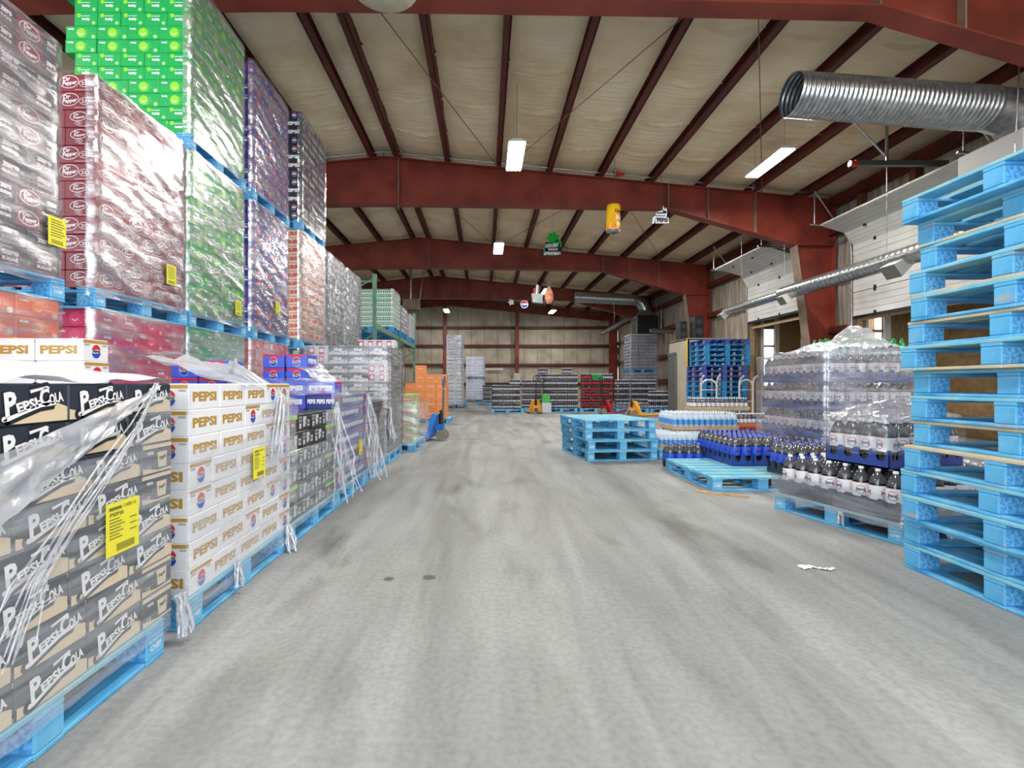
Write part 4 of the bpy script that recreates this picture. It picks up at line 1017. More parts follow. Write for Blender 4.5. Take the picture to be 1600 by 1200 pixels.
# ---------------- back row: towers of wrapped cartons ----------------
BX = -2.56
T2, T3 = 1.685, 3.225
SB = ['WLLW', 'LWLW', 'WLWL', 'LLWW']
SA = ['LLWW', 'WWLL']
def bpal(y0, z, lab): return pallet(BX + .01 - .6, y0 + .5, z, PI / 2, lab, 'fresh')
def tower(y0, tiers, ly=.95, sil=FILM_H):
    """tiers: (kind, n, where, word, front count, film lo/hi)"""
    z = 0
    for ti, (kd, n, where, frontn, lo) in enumerate(tiers):
        bpal(y0 - .02, z, 'blue pallet under the %s' % where)
        stack(kd, BX, y0, z + PH, n, SA if n != 12 or ti == 2 else SA, frontn, where, 'cartons of the ' + where, per=2, lo=lo)
        if ti == 0:   # what the front row hides still carries the load
            pass
        top = z + PH + n * (CHB + .0005)
        film('clear stretch wrap round the %s' % where, [(BX - .05, y0 - .012), (BX, y0 - .004), (BX, y0 + ly), (BX - .06, y0 + ly + .015)], z + .09, top + .01, sil, .014, seed=ti * 3 + y0, off=.006, dz=.02)
        z = top
tower(1.98, [('bo', 12, 'orange seltzer load', 1, 0), ('dz', 12, 'black zero soda load', 0, 0)])
tower(3.2, [('bk', 12, 'deep pink seltzer load', 1, 0), ('dr', 12, 'maroon soda load', 2, 0)])
tower(4.23, [('bt', 12, 'teal seltzer load', 1, 0), ('bg', 12, 'middle green seltzer load', 1, 0), ('bg', 12, 'top green seltzer load', 4, 0)])
tower(5.39, [('bc', 12, 'coral seltzer load', 1, 0), ('bv', 12, 'middle purple seltzer load', 1, 0), ('bv', 12, 'top purple seltzer load', 1, 0)])
tower(6.8, [('nv', 12, 'lower navy soda load', 1, 0), ('cr', 13, 'orange and cream soda load', 1, 0), ('pz', 13, 'top black cola load', 2, 0)], 1.04)
tower(7.93, [('sv', 12, 'lower silver soda load', 0, 0), ('nv', 13, 'upper navy load', 0, 0)])
tower(9.07, [('gk', 12, 'lower grey cola load', 0, 0), ('sv', 13, 'upper silver soda load', 0, 0)], 1.04)
# labels on the towers
for (y, z, h) in ((2.88, 1.95, .17), (3.93, 1.93, .16), (5.0, 1.83, .15), (5.95, 1.98, .16)):
    t = empty('paper_label', (BX + .03, y, z)); 
    mb = MB(); mb.box(0, .0015, -.06, .06, -h / 2, h / 2, 0); a = Art()
    for i in range(7): a.rect(-.045, h * (.36 - i * .09), .03 + .01 * (i % 3), h * (.39 - i * .09), 1)
    for i in range(10): a.rect(-.04 + i * .008, -h * .44, -.036 + i * .008, -h * .3, 1)
    a.on(mb, (.0018, 0, 0), (0, 1, 0), (0, 0, 1), (1, 0, 0))
    COL.objects.unlink(t); bpy.data.objects.remove(t)
    par = [o for o in bpy.data.objects if o.name.startswith('stretch_wrap') and o.get('label', '').endswith({2.88: 'black zero soda load', 3.93: 'maroon soda load', 5.0: 'middle green seltzer load', 5.95: 'middle purple seltzer load'}[y])][0]
    o = mb.build('paper_label', [YEL, YINK], par, (BX + .03, y, z)); o['label'] = 'yellow printed pallet label'

# ---------------- pallet rack with stacks ----------------
RG = noise_mat('rack_green', [(70, 110, 96), (100, 140, 122)], rough=.5)
rx = -2.35
t = empty('pallet_rack', (rx, 10.4, 0)); tag(t, 'green steel pallet rack beyond the carton towers', 'rack')
def upright(y):
    MB().box(-.04, .04, y - .035, y + .035, 0, 3.4).build('rack_post', RG, t)
    MB().box(-1.14, -1.06, y - .035, y + .035, 0, 3.4).build('rack_post', RG, t)
    mb = MB(); z = .3; s = 1
    mb.box(-1.1, 0, y - .012, y + .012, 3.22, 3.26)
    while z < 3.0: mb.tube((-1.08 if s > 0 else -.02, y, z), (-.02 if s > 0 else -1.08, y, z + .6), .016, n=6); z += .6; s = -s
    mb.build('rack_brace', RG, t)
for y in (0, 2.93, 5.86): upright(y)
for xx in (0, -1.1): MB().box(xx - .025, xx + .025, 0, 6.0, 2.24, 2.36).build('rack_beam', RG, t)
for n_, (y, kd, n, lab) in enumerate(((12.24, 'gr', 8, 'green rack load'), (13.45, 'pz', 6, 'black rack load'), (15.0, 'sv', 6, 'farthest rack load'))):
    pallet(rx - .6 + .06, y + .5, 2.362, PI / 2, 'deep blue pallet on the rack under the %s' % lab, 'deep', simple=True)
    stack(kd, rx + .05, y, 2.502, n, ['LLWW', 'WWLL'], 4 if n_ == 0 else 0, lab, 'cartons of the ' + lab)
    film('clear wrap round the %s' % lab, [(rx - .0, y - .01), (rx + .05, y - .004), (rx + .05, y + .98)], 2.48, 2.51 + n * .117, FILM_L, .012, seed=n_, dz=.08, du=.08)
# loads on the floor under the rack
for n_, (y, kd, n) in enumerate(((10.6, 'sv', 15), (11.8, 'rw', 13), (13.5, 'gk', 13))):
    where = ('silver', 'red-white', 'dark grey')[n_] + ' load under rack'
    pallet(rx - .66, y + .5, 0, PI / 2, 'pallet beneath the ' + where, 'deep', simple=True)
    stack(kd, rx - .06, y, .14, n, ['LLWW', 'WWLL'], 0, where, 'cartons of the ' + where, lo=0 if n_ == 0 else 0)
    film('clear wrap round the ' + where, [(rx - .1, y - .01), (rx - .055, y - .004), (rx - .055, y + .98)], .1, .14 + n * (KINDS[kd]['H'] + .0005), FILM_L, .012, seed=n_ + 9, dz=.08, du=.08)

# ---------------- blue hand pallet jacks ----------------
def jack(name, loc, rz, col, lab, hcol=BLACKM, lean=.1, pole=1.2):
    t = empty(name, loc, rz); tag(t, lab, 'pallet jack'); c = noise_mat(col[0], [col[1], tuple(min(255, int(q * 1.2)) for q in col[1])], rough=.45)
    for s in (-1, 1):
        MB().hexa([(s*.19 - .08, .15, .05), (s*.19 + .08, .15, .05), (s*.19 + .08, 1.3, .05), (s*.19 - .08, 1.3, .05), (s*.19 - .08, .15, .085), (s*.19 + .08, .15, .085), (s*.19 + .06, 1.32, .07), (s*.19 - .06, 1.32, .07)]).build('fork', c, t)
        MB().tube((s*.19 - .04, 1.15, .04), (s*.19 + .04, 1.15, .04), .04, n=12).build('fork_roller', GREYM, t)
        MB().tube((s*.07, -.08, .1), (s*.07 + s*.05, -.08, .1), .1, n=20).build('steer_wheel', mat('rubber_grey', (140, 134, 122), .6), t)
    MB().hexa([(-.27, .1, .06), (.27, .1, .06), (.27, .2, .06), (-.27, .2, .06), (-.12, 0, .48), (.12, 0, .48), (.12, .1, .5), (-.12, .1, .5)]).box(-.08, .08, -.1, .05, .2, .3).build('frame', c, t)
    MB().tube((0, -.05, .15), (0, -.05, .5), .045, n=12).tube((0, -.05, .5), (0, -.05, .56), .028, n=10).build('pump', BLACKM, t)
    top = Vector((0, -.08 - lean * pole, pole))
    MB().path([(0, -.08, .3), (0, -.08 - lean * .5, .6), top * .98 + Vector((0, 0, -.18))], .022, 8).build('tow_bar', hcol, t)
    mb = MB(); ring = [top + Vector((.1 * math.cos(a), 0, .11 * math.sin(a) - .06)) for a in [2 * PI * i / 14 for i in range(15)]]
    mb.path(ring, .014, 6).tube(top + Vector((0, 0, -.18)), top + Vector((0, 0, .0)), .012, n=6); mb.build('handle_loop', hcol, t)
    return t
jack('pallet_jack', (-.86, 9.1, 0), PI / 2 - .15, ('jack_blue', (40, 110, 190)), 'blue hand pallet jack with upright handle before the orange boxes', GREYM, .02, 1.15)
jack('pallet_jack', (1.8, 17.1, 0), .0, ('jack_yellow', (214, 150, 50)), 'yellow hand pallet jack in front of the dark bottle rows', BLACKM, .05, 1.3)
jack('pallet_jack', (4.2, 17.0, 0), -PI / 2 + .3, ('jack_red', (150, 34, 42)), 'red hand pallet jack before the red bottle stack', BLACKM, .05, 1.25)
jack('pallet_jack', (4.74, 15.6, 0), -1.1, ('jack_orange', (226, 160, 60)), 'orange hand pallet jack with grey pole behind the short pallet stack', GREYM, .0, 1.35)
# ---------------- bottles ----------------
COLA = mat('cola_liquid', (26, 16, 14), .08, spec=.7, coat=.5)
CLEARW = noise_mat('clear_pet', [(168, 190, 210), (214, 226, 236)], (1, 1, 1), 30, 2, .1, spec=.8)
NECK = mat('clear_neck', (74, 76, 82), .08, spec=.8, coat=.6)
LWH = mat('label_white', (232, 232, 236), .35); LBL = mat('label_blue', (48, 92, 216), .35); LRD = mat('label_red', (190, 30, 50), .35)
CAPW = mat('cap_white', (232, 234, 238), .35); CAPB = mat('cap_blue', (104, 116, 214), .35); CAPG = mat('cap_green', (30, 140, 70), .35)
GREENB = mat('green_pet', (30, 150, 84), .1, spec=.8, coat=.5); WBL = mat('water_label', (86, 160, 226), .35); CAPR = mat('cap_red', (180, 40, 40), .4); PURP = mat('cap_purple', (140, 136, 190), .4)
H2 = .31
def bot_prof(h, r):
    return [(r*.55, 0), (r*.95, h*.03), (r, h*.08), (r, h*.55), (r*.97, h*.62), (r*.8, h*.74), (r*.45, h*.87), (r*.3, h*.92), (r*.3, h*.955)]
def bottle_simple(name, h, r, body, label, cap, n=8, neck=None):
    mb = MB(); p = bot_prof(h, r); mb.lathe(p, n, mis=[0, 0, 0, 0, 0 if not neck else 3, 0 if not neck else 3, 0 if not neck else 3, 0 if not neck else 3])
    mb.lathe([(r*1.01, h*.3), (r*1.015, h*.31), (r*1.015, h*.58), (r*1.01, h*.59)], n, mi=1)
    mb.lathe([(r*.36, h*.93), (r*.36, h), (0, h)], n, mi=2)
    return mb.mesh(name, [body, label, cap, neck or body])
# detailed two litre bottle with its own label and cap
B2 = {}
def b2(key, body, label, cap, globe=True):
    h, r = H2, .054; p = [(r*.5, 0), (r*.6, .004), (r*.92, .012), (r*1.0, .03), (r*.985, .07), (r, .11), (r, .195), (r*.96, .215), (r*.84, .24), (r*.62, .264), (r*.38, .282), (r*.27, .29), (r*.27, .296)]
    mb = MB(); mb.lathe(p, 16, mis=[0]*7 + [1]*5); bm_ = mb.mesh('cola_bottle', [body, NECK if body is COLA else body])
    lb = MB(); lb.lathe([(r*1.012, .104), (r*1.018, .106), (r*1.018, .198), (r*1.012, .2)], 20)
    a = Art(); a.globe(0, 0, .033, 1, 0, 2, 1, 'PEPSI', 3)
    for ang in (-2.0, .1, 2.2) if globe else ():
        for vs, fs, mi, ly in a.a:
            P = []
            for x, y in vs:
                t = ang - PI / 2 + x / (r * 1.02); rr = r * 1.022 + .0004 * ly; P.append((rr * math.cos(t), rr * math.sin(t), .152 + y))
            lb.add(P, fs, mi)
    lm = lb.mesh('label', [label, mat('globe_red', (214, 50, 60), .4), mat('globe_blue', (40, 60, 160), .4), BK])
    c = MB(); c.lathe([(r*.31, .294), (r*.31, .309), (r*.25, .312), (0, .312)], 12); cm = c.mesh('cap', [cap])
    B2[key] = (bm_, lm, cm)
b2('diet', COLA, LWH, CAPW); b2('blue', COLA, LBL, CAPB)
BS = {'diet': bottle_simple('cola_bottle', H2, .054, COLA, LWH, CAPW, 8, NECK), 'blue': bottle_simple('cola_bottle', H2, .054, COLA, LBL, CAPB, 8, NECK),
      'green': bottle_simple('green_soda_bottle', H2, .054, GREENB, LWH, CAPG, 8), 'water': bottle_simple('water_bottle', .2, .031, CLEARW, WBL, CAPW, 8),
      'sdiet': bottle_simple('water_bottle', .2, .031, COLA, LWH, CAPW, 8, NECK), 'purple': bottle_simple('water_bottle', .2, .031, CLEARW, LWH, PURP, 8),
      'big_water': bottle_simple('water_bottle', .26, .04, CLEARW, WBL, CAPW, 8), 'red': bottle_simple('water_bottle', .24, .036, COLA, LRD, CAPR, 8)}
def bottle(key, x, y, z, lab, group, parts=True, rz=None, name='cola_bottle'):
    rz = JR.uniform(-.5, .5) if rz is None else rz
    if parts:
        o = place(name, B2[key][0], None, (x, y, z), rz); tag(o, lab, 'bottle', group)
        place('label', B2[key][1], o); place('cap', B2[key][2], o); return o
    return tag(place(name, BS[key], None, (x, y, z), rz), lab, 'bottle', group)
# plastic crate shell holding four by two bottles
CRB = mat('crate_blue', (44, 72, 150), .45); CRK = mat('crate_dark', (40, 42, 60), .4)
def crate_mesh(nx, ny, m, h=.13, pitch=.115):
    w, l = nx * pitch / 2, ny * pitch / 2; mb = MB(); mb.box(-w, w, -l, l, 0, .012); t = .006
    def side(a, b, nrm, n):
        a, b = Vector(a), Vector(b); d = (b - a) / n; nrm = Vector(nrm) * t
        prof = [(0, 1), (.14, 1), (.26, .5), (.5, .36), (.74, .5), (.86, 1), (1, 1)]
        for i in range(n):
            for (u0, h0), (u1, h1) in zip(prof[:-1], prof[1:]):
                p0 = a + d * (i + u0); p1 = a + d * (i + u1)
                mb.hexa([(p0.x, p0.y, 0), (p1.x, p1.y, 0), (p1.x + nrm.x, p1.y + nrm.y, 0), (p0.x + nrm.x, p0.y + nrm.y, 0),
                         (p0.x, p0.y, h * h0), (p1.x, p1.y, h * h1), (p1.x + nrm.x, p1.y + nrm.y, h * h1), (p0.x + nrm.x, p0.y + nrm.y, h * h0)])
    side((-w, -l), (w, -l), (0, 1), nx); side((-w, l), (w, l), (0, -1), nx); side((-w, -l), (-w, l), (1, 0), ny); side((w, -l), (w, l), (-1, 0), ny)
    return mb.mesh('bottle_crate', [m])
CM = {}
def crate(x, y, z, nx, ny, rz, lab, group, m=CRB):
    k = (nx, ny, m.name)
    if k not in CM: CM[k] = crate_mesh(nx, ny, m)
    return tag(place('bottle_crate', CM[k], None, (x, y, z), rz), lab, 'crate', group)

# --- tall stack of blue pallets at the right ---
RR = random.Random(3)
offs = [.0, -.0, -.03, -.01, -.01, .05, .035, .04, -.01, .03, .02, .03, .075, .075, .0]
for k in range(15):
    rot = PI / 2 * 0 + RR.uniform(-.018, .018)
    pallet(2.415 + offs[k] + .6, 2.3 + RR.uniform(-.02, .02), k * .1405, PI / 2 + rot, 'weathered blue pallet, %s of the fifteen high stack' % ('topmost' if k == 14 else ORD[k]), {13: 'worn2', 8: 'worn2', 9: 'worn', 5: 'worn', 11: 'worn2', 4: 'worn'}.get(k, 'blue'), 'tall stack of empty blue pallets')
# --- short stack of four ---
for k in range(4):
    pallet(1.78 + (.03, .035, .01, 0)[k], 7.22, k * .1405, .12 + RR.uniform(-.02, .02), 'light blue pallet, %s of the short stack in the aisle' % ('topmost' if k == 3 else ORD[k]), 'blue', 'short stack of empty pallets')
# --- far tall stack of mixed pallets ---
kinds16 = ['deep'] * 7 + ['deep', 'navy', 'navy', 'navy', 'deep', 'deep', 'deep', 'deep', 'navy']
for k in range(16):
    dx = -.06 if k < 11 else .02
    pallet(6.43 + dx + RR.uniform(-.01, .01), 13.4, k * .1405, PI / 2 + RR.uniform(-.01, .01), '%s pallet, %s of the sixteen high stack before the small room' % ('navy' if kinds16[k] == 'navy' else 'deep blue', 'topmost' if k == 15 else ORD[k]), kinds16[k], 'far stack of mixed blue pallets')

# --- diet cola pallet ---
cx, cy, ra = 3.155, 3.776, math.radians(-75)
pallet(cx, cy, 0, ra, 'blue pallet with white scuff under the diet cola bottles')
def loc2(lx, ly): return (cx + lx * math.cos(ra) - ly * math.sin(ra), cy + lx * math.sin(ra) + ly * math.cos(ra))
for i in range(2):
    for j in range(5):
        x, y = loc2(-.24 + i * .47, -.47 + j * .235)
        crate(x, y, .141, 4, 2, ra, 'dark blue crate, %s row, %s from the aisle, lower layer of the diet cola pallet' % (('inner', 'outer')[i], NTH[j]), 'crates of the diet cola pallet', CRK)
for i in range(8):
    for j in range(10):
        x, y = loc2(-.24 + (i // 4) * .47 - .1725 + (i % 4) * .115, -.47 + (j // 2) * .235 - .0575 + (j % 2) * .115)
        if 4 <= i <= 7 and 2 <= j <= 7 and False: continue
        bottle('diet', x, y, .154, 'white-labelled diet cola bottle, lower layer, %s from the inner edge, %s from the aisle' % (NTH[i], NTH[j]), 'lower diet cola bottles', parts=(i > 5 or j < 3), rz=ra + PI / 2 * JR.choice([0, 1, 2, 3]) + JR.uniform(-.4, .4))
for i in range(1):
    for j in range(3):
        x, y = loc2(.13, -.41 + j * .235)
        crate(x, y, .468, 4, 2, ra, 'blue crate, %s from the aisle, upper layer of the diet cola pallet' % NTH[j], 'upper crates of the diet cola pallet', CRB)
for i in range(4):
    for j in range(6):
        x, y = loc2(.13 - .1725 + i * .115, -.41 + (j // 2) * .235 - .0575 + (j % 2) * .115)
        bottle('diet', x, y, .481, 'white-labelled diet cola bottle, upper layer, %s from the inner edge, %s from the aisle' % (NTH[i], NTH[j]), 'upper diet cola bottles', parts=(i == 3 or j == 0), rz=ra + PI / 2 * JR.choice([0, 1, 2, 3]) + JR.uniform(-.4, .4))
L2 = lambda lx, ly, z: (*loc2(lx, ly), z)
def hood(lab, lx, ly, z0, z1, m, bulge=.06, seed=0, nu=44, nv=14):
    """film hood over a load: plan half sizes lx, ly about a local centre"""
    (x0, x1), (y0, y1) = lx, ly; mx, my = (x0 + x1) / 2, (y0 + y1) / 2; hx, hy = (x1 - x0) / 2, (y1 - y0) / 2
    def fn(u, v):
        a = 2 * PI * u; c_, s_ = math.cos(a), math.sin(a); m_ = max(abs(c_), abs(s_)); k = 1 / m_
        k = k * .6 + 1.08 * .4
        if v < .55: rr = 1.03; z = z0 + (z1 - z0) * v / .55
        else: q = (v - .55) / .45; rr = 1.03 * (1 - q); z = z1 + bulge * math.sin(q * PI / 2)
        nq = noise.noise((c_ * 3 + seed, s_ * 3, z * 12)) + .9 * (abs(noise.noise((c_ * 11 + seed, s_ * 11, z * 26))) - .2) + .5 * noise.noise((c_ * 24, s_ * 24 + seed, z * 50))
        return L2(mx + hx * c_ * k * rr * (1 + .05 * nq), my + hy * s_ * k * rr * (1 + .05 * nq), z + .02 * nq)
    return tag(MB().grid(fn, nu, nv).build('stretch_wrap', m), lab, 'stretch film')
hood('crumpled clear film hood over the upper diet cola crates', (-.14, .38), (-.56, .24), .56, .8, FILM_T, .09, 4, 130, 44)
hood('crumpled film crown gathered on top of the upper diet cola bottles', (-.12, .36), (-.54, .22), .79, .82, FILM_G, .1, 9, 130, 40)
pts = [loc2(-.5, -.62), loc2(.52, -.62), loc2(.52, .3)]
film('tight clear film round the crates of the diet cola pallet', [(p_[0], p_[1]) for p_ in pts], .1, .31, FILM_G, .014, seed=3, off=.0)
mb = MB(); tassel(mb, L2(.1, -.62, .13), 5, .1, 3); tassel(mb, L2(.5, -.2, .14), 8, .12, 5); tag(mb.build('film_tail', FILM_W), 'film tails under the diet cola crates', 'stretch film')

# --- empty pallet, blue cola crates ---
pallet(2.72, 5.35, 0, .01, 'flat empty blue pallet with pale worn boards beside the blue cola crates')
for j in range(4):
    for i in range(3):
        crate(2.86 + i * .235, 5.50 + j * .235 * 2 * .5 + .0 + (j * .235 * .0), .141, 2, 2, 0, 'blue crate, %s back, %s from the aisle, behind the empty pallet' % (NTH[j], NTH[i]), 'crates of blue cola bottles')
for i in range(6):
    for j in range(8):
        bottle('blue', 2.86 - .0575 + i * .1175, 5.50 - .0575 + j * .1175, .154, 'blue-labelled cola bottle, %s back, %s from the aisle, behind the empty pallet' % (NTH[j], NTH[i]), 'blue cola bottles on the far group', parts=(j == 0 or i == 0))
for i in range(3): crate(3.06 + i * .235, 4.90, .141, 2, 3, 0, 'dark crate, %s from the aisle, closer blue cola group' % NTH[i], 'closer crates of blue cola', CRK)
for i in range(6):
    for j in range(3):
        bottle('blue', 3.06 - .0575 + i * .1175, 4.90 - .115 + j * .115, .154, 'blue-labelled cola bottle, %s back, %s from the aisle, between empty pallet and diet bottles' % (NTH[j], NTH[i]), 'blue cola bottles on the closer group', parts=True)
for i in range(4):
    for j in range(2): bottle('blue', 2.33 + i * .118, 6.1 + j * .118, .0, 'blue-labelled cola bottle on the floor before the water cases, %s back, %s from the aisle' % (NTH[j], NTH[i]), 'blue cola bottles on the floor', parts=False)

# --- tall film wrapped two litre load ---
FX, FY0 = 3.56, 5.1
pallet(FX + .5, FY0 + .6, 0, 0, 'blue pallet under the tall wrapped bottle load')
TH = .309
for k in range(4):
    z = .141 + k * (TH + .0)
    for i in range(2):
        for j in range(5):
            if i == 0 or j == 0: crate(FX + .26 + i * .47, FY0 + .13 + j * .235, z, 4, 2, 0, 'dark blue crate, %s layer, %s back, %s across, tall wrapped load' % (ORD[k], NTH[j], NTH[i]), 'crates of the tall wrapped load', CRK if k == 0 else CRB)
    for i in range(8):
        for j in range(10):
            if i == 0 or j == 0 or (k == 3 and (i < 2 or j < 2)):
                bottle('diet', FX + .26 - .1725 + (i // 4) * .47 + (i % 4) * .115, FY0 + .13 + (j // 2) * .235 - .0575 + (j % 2) * .115, z + .004, 'white-labelled bottle, %s layer, %s back, %s across, tall wrapped load' % (ORD[k], NTH[j], NTH[i]), 'bottles of the tall wrapped load', parts=(k > 0 and (i == 0 or j == 0)), rz=JR.uniform(0, 6))
            
film('cloudy stretch film round the tall bottle load', [(FX, FY0 + 1.22), (FX, FY0), (FX + 1.0, FY0)][::1], .1, 1.4, FILM_G, .02, seed=2, off=.01)
def mound(u, v):
    x = FX - .02 + 1.04 * u; y = FY0 - .02 + 1.24 * v
    z = 1.39 + .32 * math.exp(-((u - .68) / .22) ** 2 - ((v - .4) / .3) ** 2) + .1 * math.exp(-((u - .25) / .2) ** 2 - ((v - .3) / .4) ** 2) + .04 * noise.noise((u * 6, v * 4, 1)) + .035 * (abs(noise.noise((u * 14, v * 9, 1))) - .2) + .012 * noise.noise((u * 34, v * 28, 1))
    return (x, y, z)
tag(MB().grid(mound, 90, 90).build('stretch_wrap', FILM_W), 'peaked film cover pulled up over the tall bottle load', 'stretch film')
# --- green bottles behind ---
GX, GY = 4.72, 6.75
pallet(GX + .6, GY + .5, 0, PI / 2, 'blue pallet under the green bottle load', simple=True)
for k in range(5):
    z = .141 + k * TH
    for i in range(10):
        for j in range(1 if k < 4 else 3):
            bottle('green' if k == 4 else 'diet', GX + .07 + i * .118, GY + .07 + j * .118, z, '%s bottle, %s layer, %s across, %s back, load behind the tall wrapped one' % ('green' if k == 4 else 'dark', ORD[k], NTH[i], NTH[j]), 'bottles behind the tall wrapped load', parts=False, name='green_soda_bottle' if k == 4 else 'cola_bottle')

# --- shrink packed water cases ---
def water_case(x, y, z, lab, key='water', pitch=.064, nx=6, ny=4, rz=0, tray=CARD, group=None, vis=None):
    t = empty('drink_case', (x, y, z), rz); tag(t, lab, 'drink case', group)
    w, l = nx * pitch / 2 + .004, ny * pitch / 2 + .004
    mb = MB(); mb.box(-w, w, -l, l, 0, .004); mb.box(-w, w, -l - .003, -l, 0, .06).box(-w, w, l, l + .003, 0, .06).box(-w - .003, -w, -l, l, 0, .06).box(w, w + .003, -l, l, 0, .06)
    mb.build('tray', tray, t)
    for i in range(nx):
        for j in range(ny):
            place('bottle', BS[key], t, ((i - (nx - 1) / 2) * pitch, (j - (ny - 1) / 2) * pitch, .005), 0)
    return t
pallet(2.44 + .5, 6.8 + .6, 0, 0, 'blue pallet under the shrink packed water')
pallet(2.44 + 1.52, 7.1 + .6, 0, 0, 'blue pallet under the mixed drink cases')
for j in range(3):
    for i in range(2):
        water_case(2.66 + i * .4, 6.96 + j * .27, .14, 'tray of clear water bottles on the bottom layer, %s back, %s from the aisle' % (NTH[j], NTH[i]), 'water', group='water cases')
water_case(2.62, 7.8, .14, 'tray of purple-capped bottles behind the low water cases', 'purple')
for i in range(2):
    for j in range(2):
        water_case(3.1 + i * .42, 7.79 + j * .28, .14, 'tray of water bottles under the taller water tray, %s back, %s across' % (NTH[j], NTH[i]), 'water', group='water cases')
        water_case(3.1 + i * .5, 7.52 + j * .34, .352, 'tray of larger water bottles on the second layer, %s back, %s from the aisle' % (NTH[j], NTH[i]), 'big_water', pitch=.082, group='water cases')
for i in range(2):
    water_case(4.0 + i * .45, 7.42, .14, 'tray of red-labelled cola bottles by the blue caps, %s from the aisle' % NTH[i], 'red', pitch=.073)
    water_case(4.0 + i * .45, 7.78, .14, 'tray of red-labelled bottles one row behind, %s from the aisle' % NTH[i], 'red', pitch=.073)
    water_case(4.02 + i * .42, 7.66, .386, 'orange-printed tray of dark diet bottles, %s from the aisle' % NTH[i], 'sdiet', tray=mat('orange_tray', (200, 120, 90), .6))
    water_case(3.62 + i * .46, 8.06, .62, 'top tray of white-labelled diet bottles, %s from the aisle' % NTH[i], 'sdiet', pitch=.076)
    water_case(3.62 + i * .46, 8.2, .386, 'middle tray of dark bottles under the white-labelled ones, %s from the aisle' % NTH[i], 'sdiet', pitch=.072)
    water_case(3.62 + i * .46, 8.35, .14, 'lowest tray of dark bottles at the back of the drink cases, %s from the aisle' % NTH[i], 'red', pitch=.073)

# --- far rows of shrink packed bottle cases ---
def case_mesh(name, body, label, cap, nx=5, ny=3, h=.215, p=.079):
    mb = MB(); w = nx * p / 2; l = ny * p / 2
    for i in range(nx):
        for j in range(ny):
            if 0 < i < nx - 1 and 0 < j < ny - 1: continue
            c = (-w + p / 2 + i * p, -l + p / 2 + j * p, 0); r = p * .43
            mb.lathe([(r * .9, 0), (r, h * .06), (r, h * .62), (r * .5, h * .82), (r * .35, h * .94)], 7, c, mis=[0, 0, 0, 0])
            mb.lathe([(r * 1.03, h * .2), (r * 1.03, h * .52)], 7, c, mi=1); mb.lathe([(r * .42, h * .9), (r * .42, h), (0, h)], 6, c, mi=2)
    mb.box(-w, w, -l, l, 0, h * .05, 0); mb.box(-w + p * .6, w - p * .6, -l + p * .6, l - p * .6, .01, h * .8, 0)
    return mb.mesh(name, [body, label, cap])
FC = {'dark': case_mesh('bottle_case', mat('far_cola', (58, 56, 62), .2), mat('far_label', (186, 188, 200), .4), CAPW), 'red': case_mesh('bottle_case', COLA, LRD, mat('far_cap_pink', (210, 190, 196), .4)),
      'green': case_mesh('bottle_case', GREENB, CAPG, CAPW), 'grey': case_mesh('bottle_case', mat('far_grey', (90, 92, 104), .3), mat('far_lilac', (150, 150, 176), .4), CAPW),
      'can': case_mesh('can_case', mat('can_steel', (186, 186, 198), .3, .15), mat('can_navy', (72, 74, 112), .3), mat('can_rim', (224, 224, 232), .25, .2), h=.13, p=.064, nx=6)}
FN = dict(dark='dark bottle', red='red-labelled bottle', green='green bottle', grey='grey bottle', can='silver can')
def far_case(k, x, y, z, lab, grp, rz=0): return tag(place('can_case' if k == 'can' else 'bottle_case', FC[k], None, (x, y, z), rz), lab, 'drink case', grp)
def far_stack(name, x0, nx, y, z0, n, kind, side=0, rz=0, top=None, h=.217):
    for k in range(n):
        for i in range(nx):
            kd = top[i] if (top and k == n - 1) else kind
            far_case(kd, x0 + .2 + i * .405, y + .1, z0 + k * h, '%s case, %s layer, %s across, %s' % (FN[kd], ORD[k], NTH[i], name), 'cases of ' + name)
        for j in range(side): far_case(kind, x0 + .1, y + .42 + j * .405, z0 + k * h, '%s case, %s layer, %s back, %s' % (FN[kind], ORD[k], NTH[j], name), 'cases of ' + name, PI / 2)
def fpl(x, y, lab): return pallet(x + .6, y + .5, 0, PI / 2, lab, 'fresh', simple=True)
fpl(.24, 17.7, 'blue pallet under the low dark bottle stack'); far_stack('low dark bottle stack', .3, 2, 17.8, .14, 4, 'dark', 1)
far_case('dark', 1.2, 17.9, .14, 'dark bottle case, bottom, at the jack side of the low stack', 'cases of low dark bottle stack', PI / 2)
for i in range(3): far_case('dark', 1.2, 17.95, .357 + i * .217, 'dark bottle case, %s, jack side of the low stack' % ORD[i + 1], 'cases of low dark bottle stack', PI / 2)
far_case('dark', 1.12, 18, 1.01, 'dark bottle case alone on the low dark bottle stack', 'cases of low dark bottle stack')
fpl(1.55, 18.9, 'blue pallet under the dark stack behind the yellow jack'); far_stack('dark stack behind the yellow jack', 1.45, 2, 19, .14, 5, 'dark')
far_case('dark', 2.2, 19.1, 1.23, 'dark bottle case on the highest layer behind the yellow jack', None); far_case('dark', 2.3, 19.1, 1.447, 'topmost dark bottle case behind the yellow jack', None)
fpl(-.35, 24.0, 'pallet under the low stack by the back wall'); far_stack('low stack by the back wall', -.1, 3, 24.1, .14, 4, 'dark')
fpl(2.3, 18.3, 'blue pallet under the wide dark bottle stack'); far_stack('wide dark bottle stack', 2.33, 3, 18.4, .14, 6, 'dark', 2)
far_case('dark', 3.15, 18.6, 1.443, 'dark bottle case alone on the wide dark bottle stack', None)
fpl(3.6, 18.3, 'blue pallet under the red bottle stack'); far_stack('red bottle stack', 3.66, 3, 18.4, .14, 6, 'red', 0, top=['red', 'green', 'dark'])
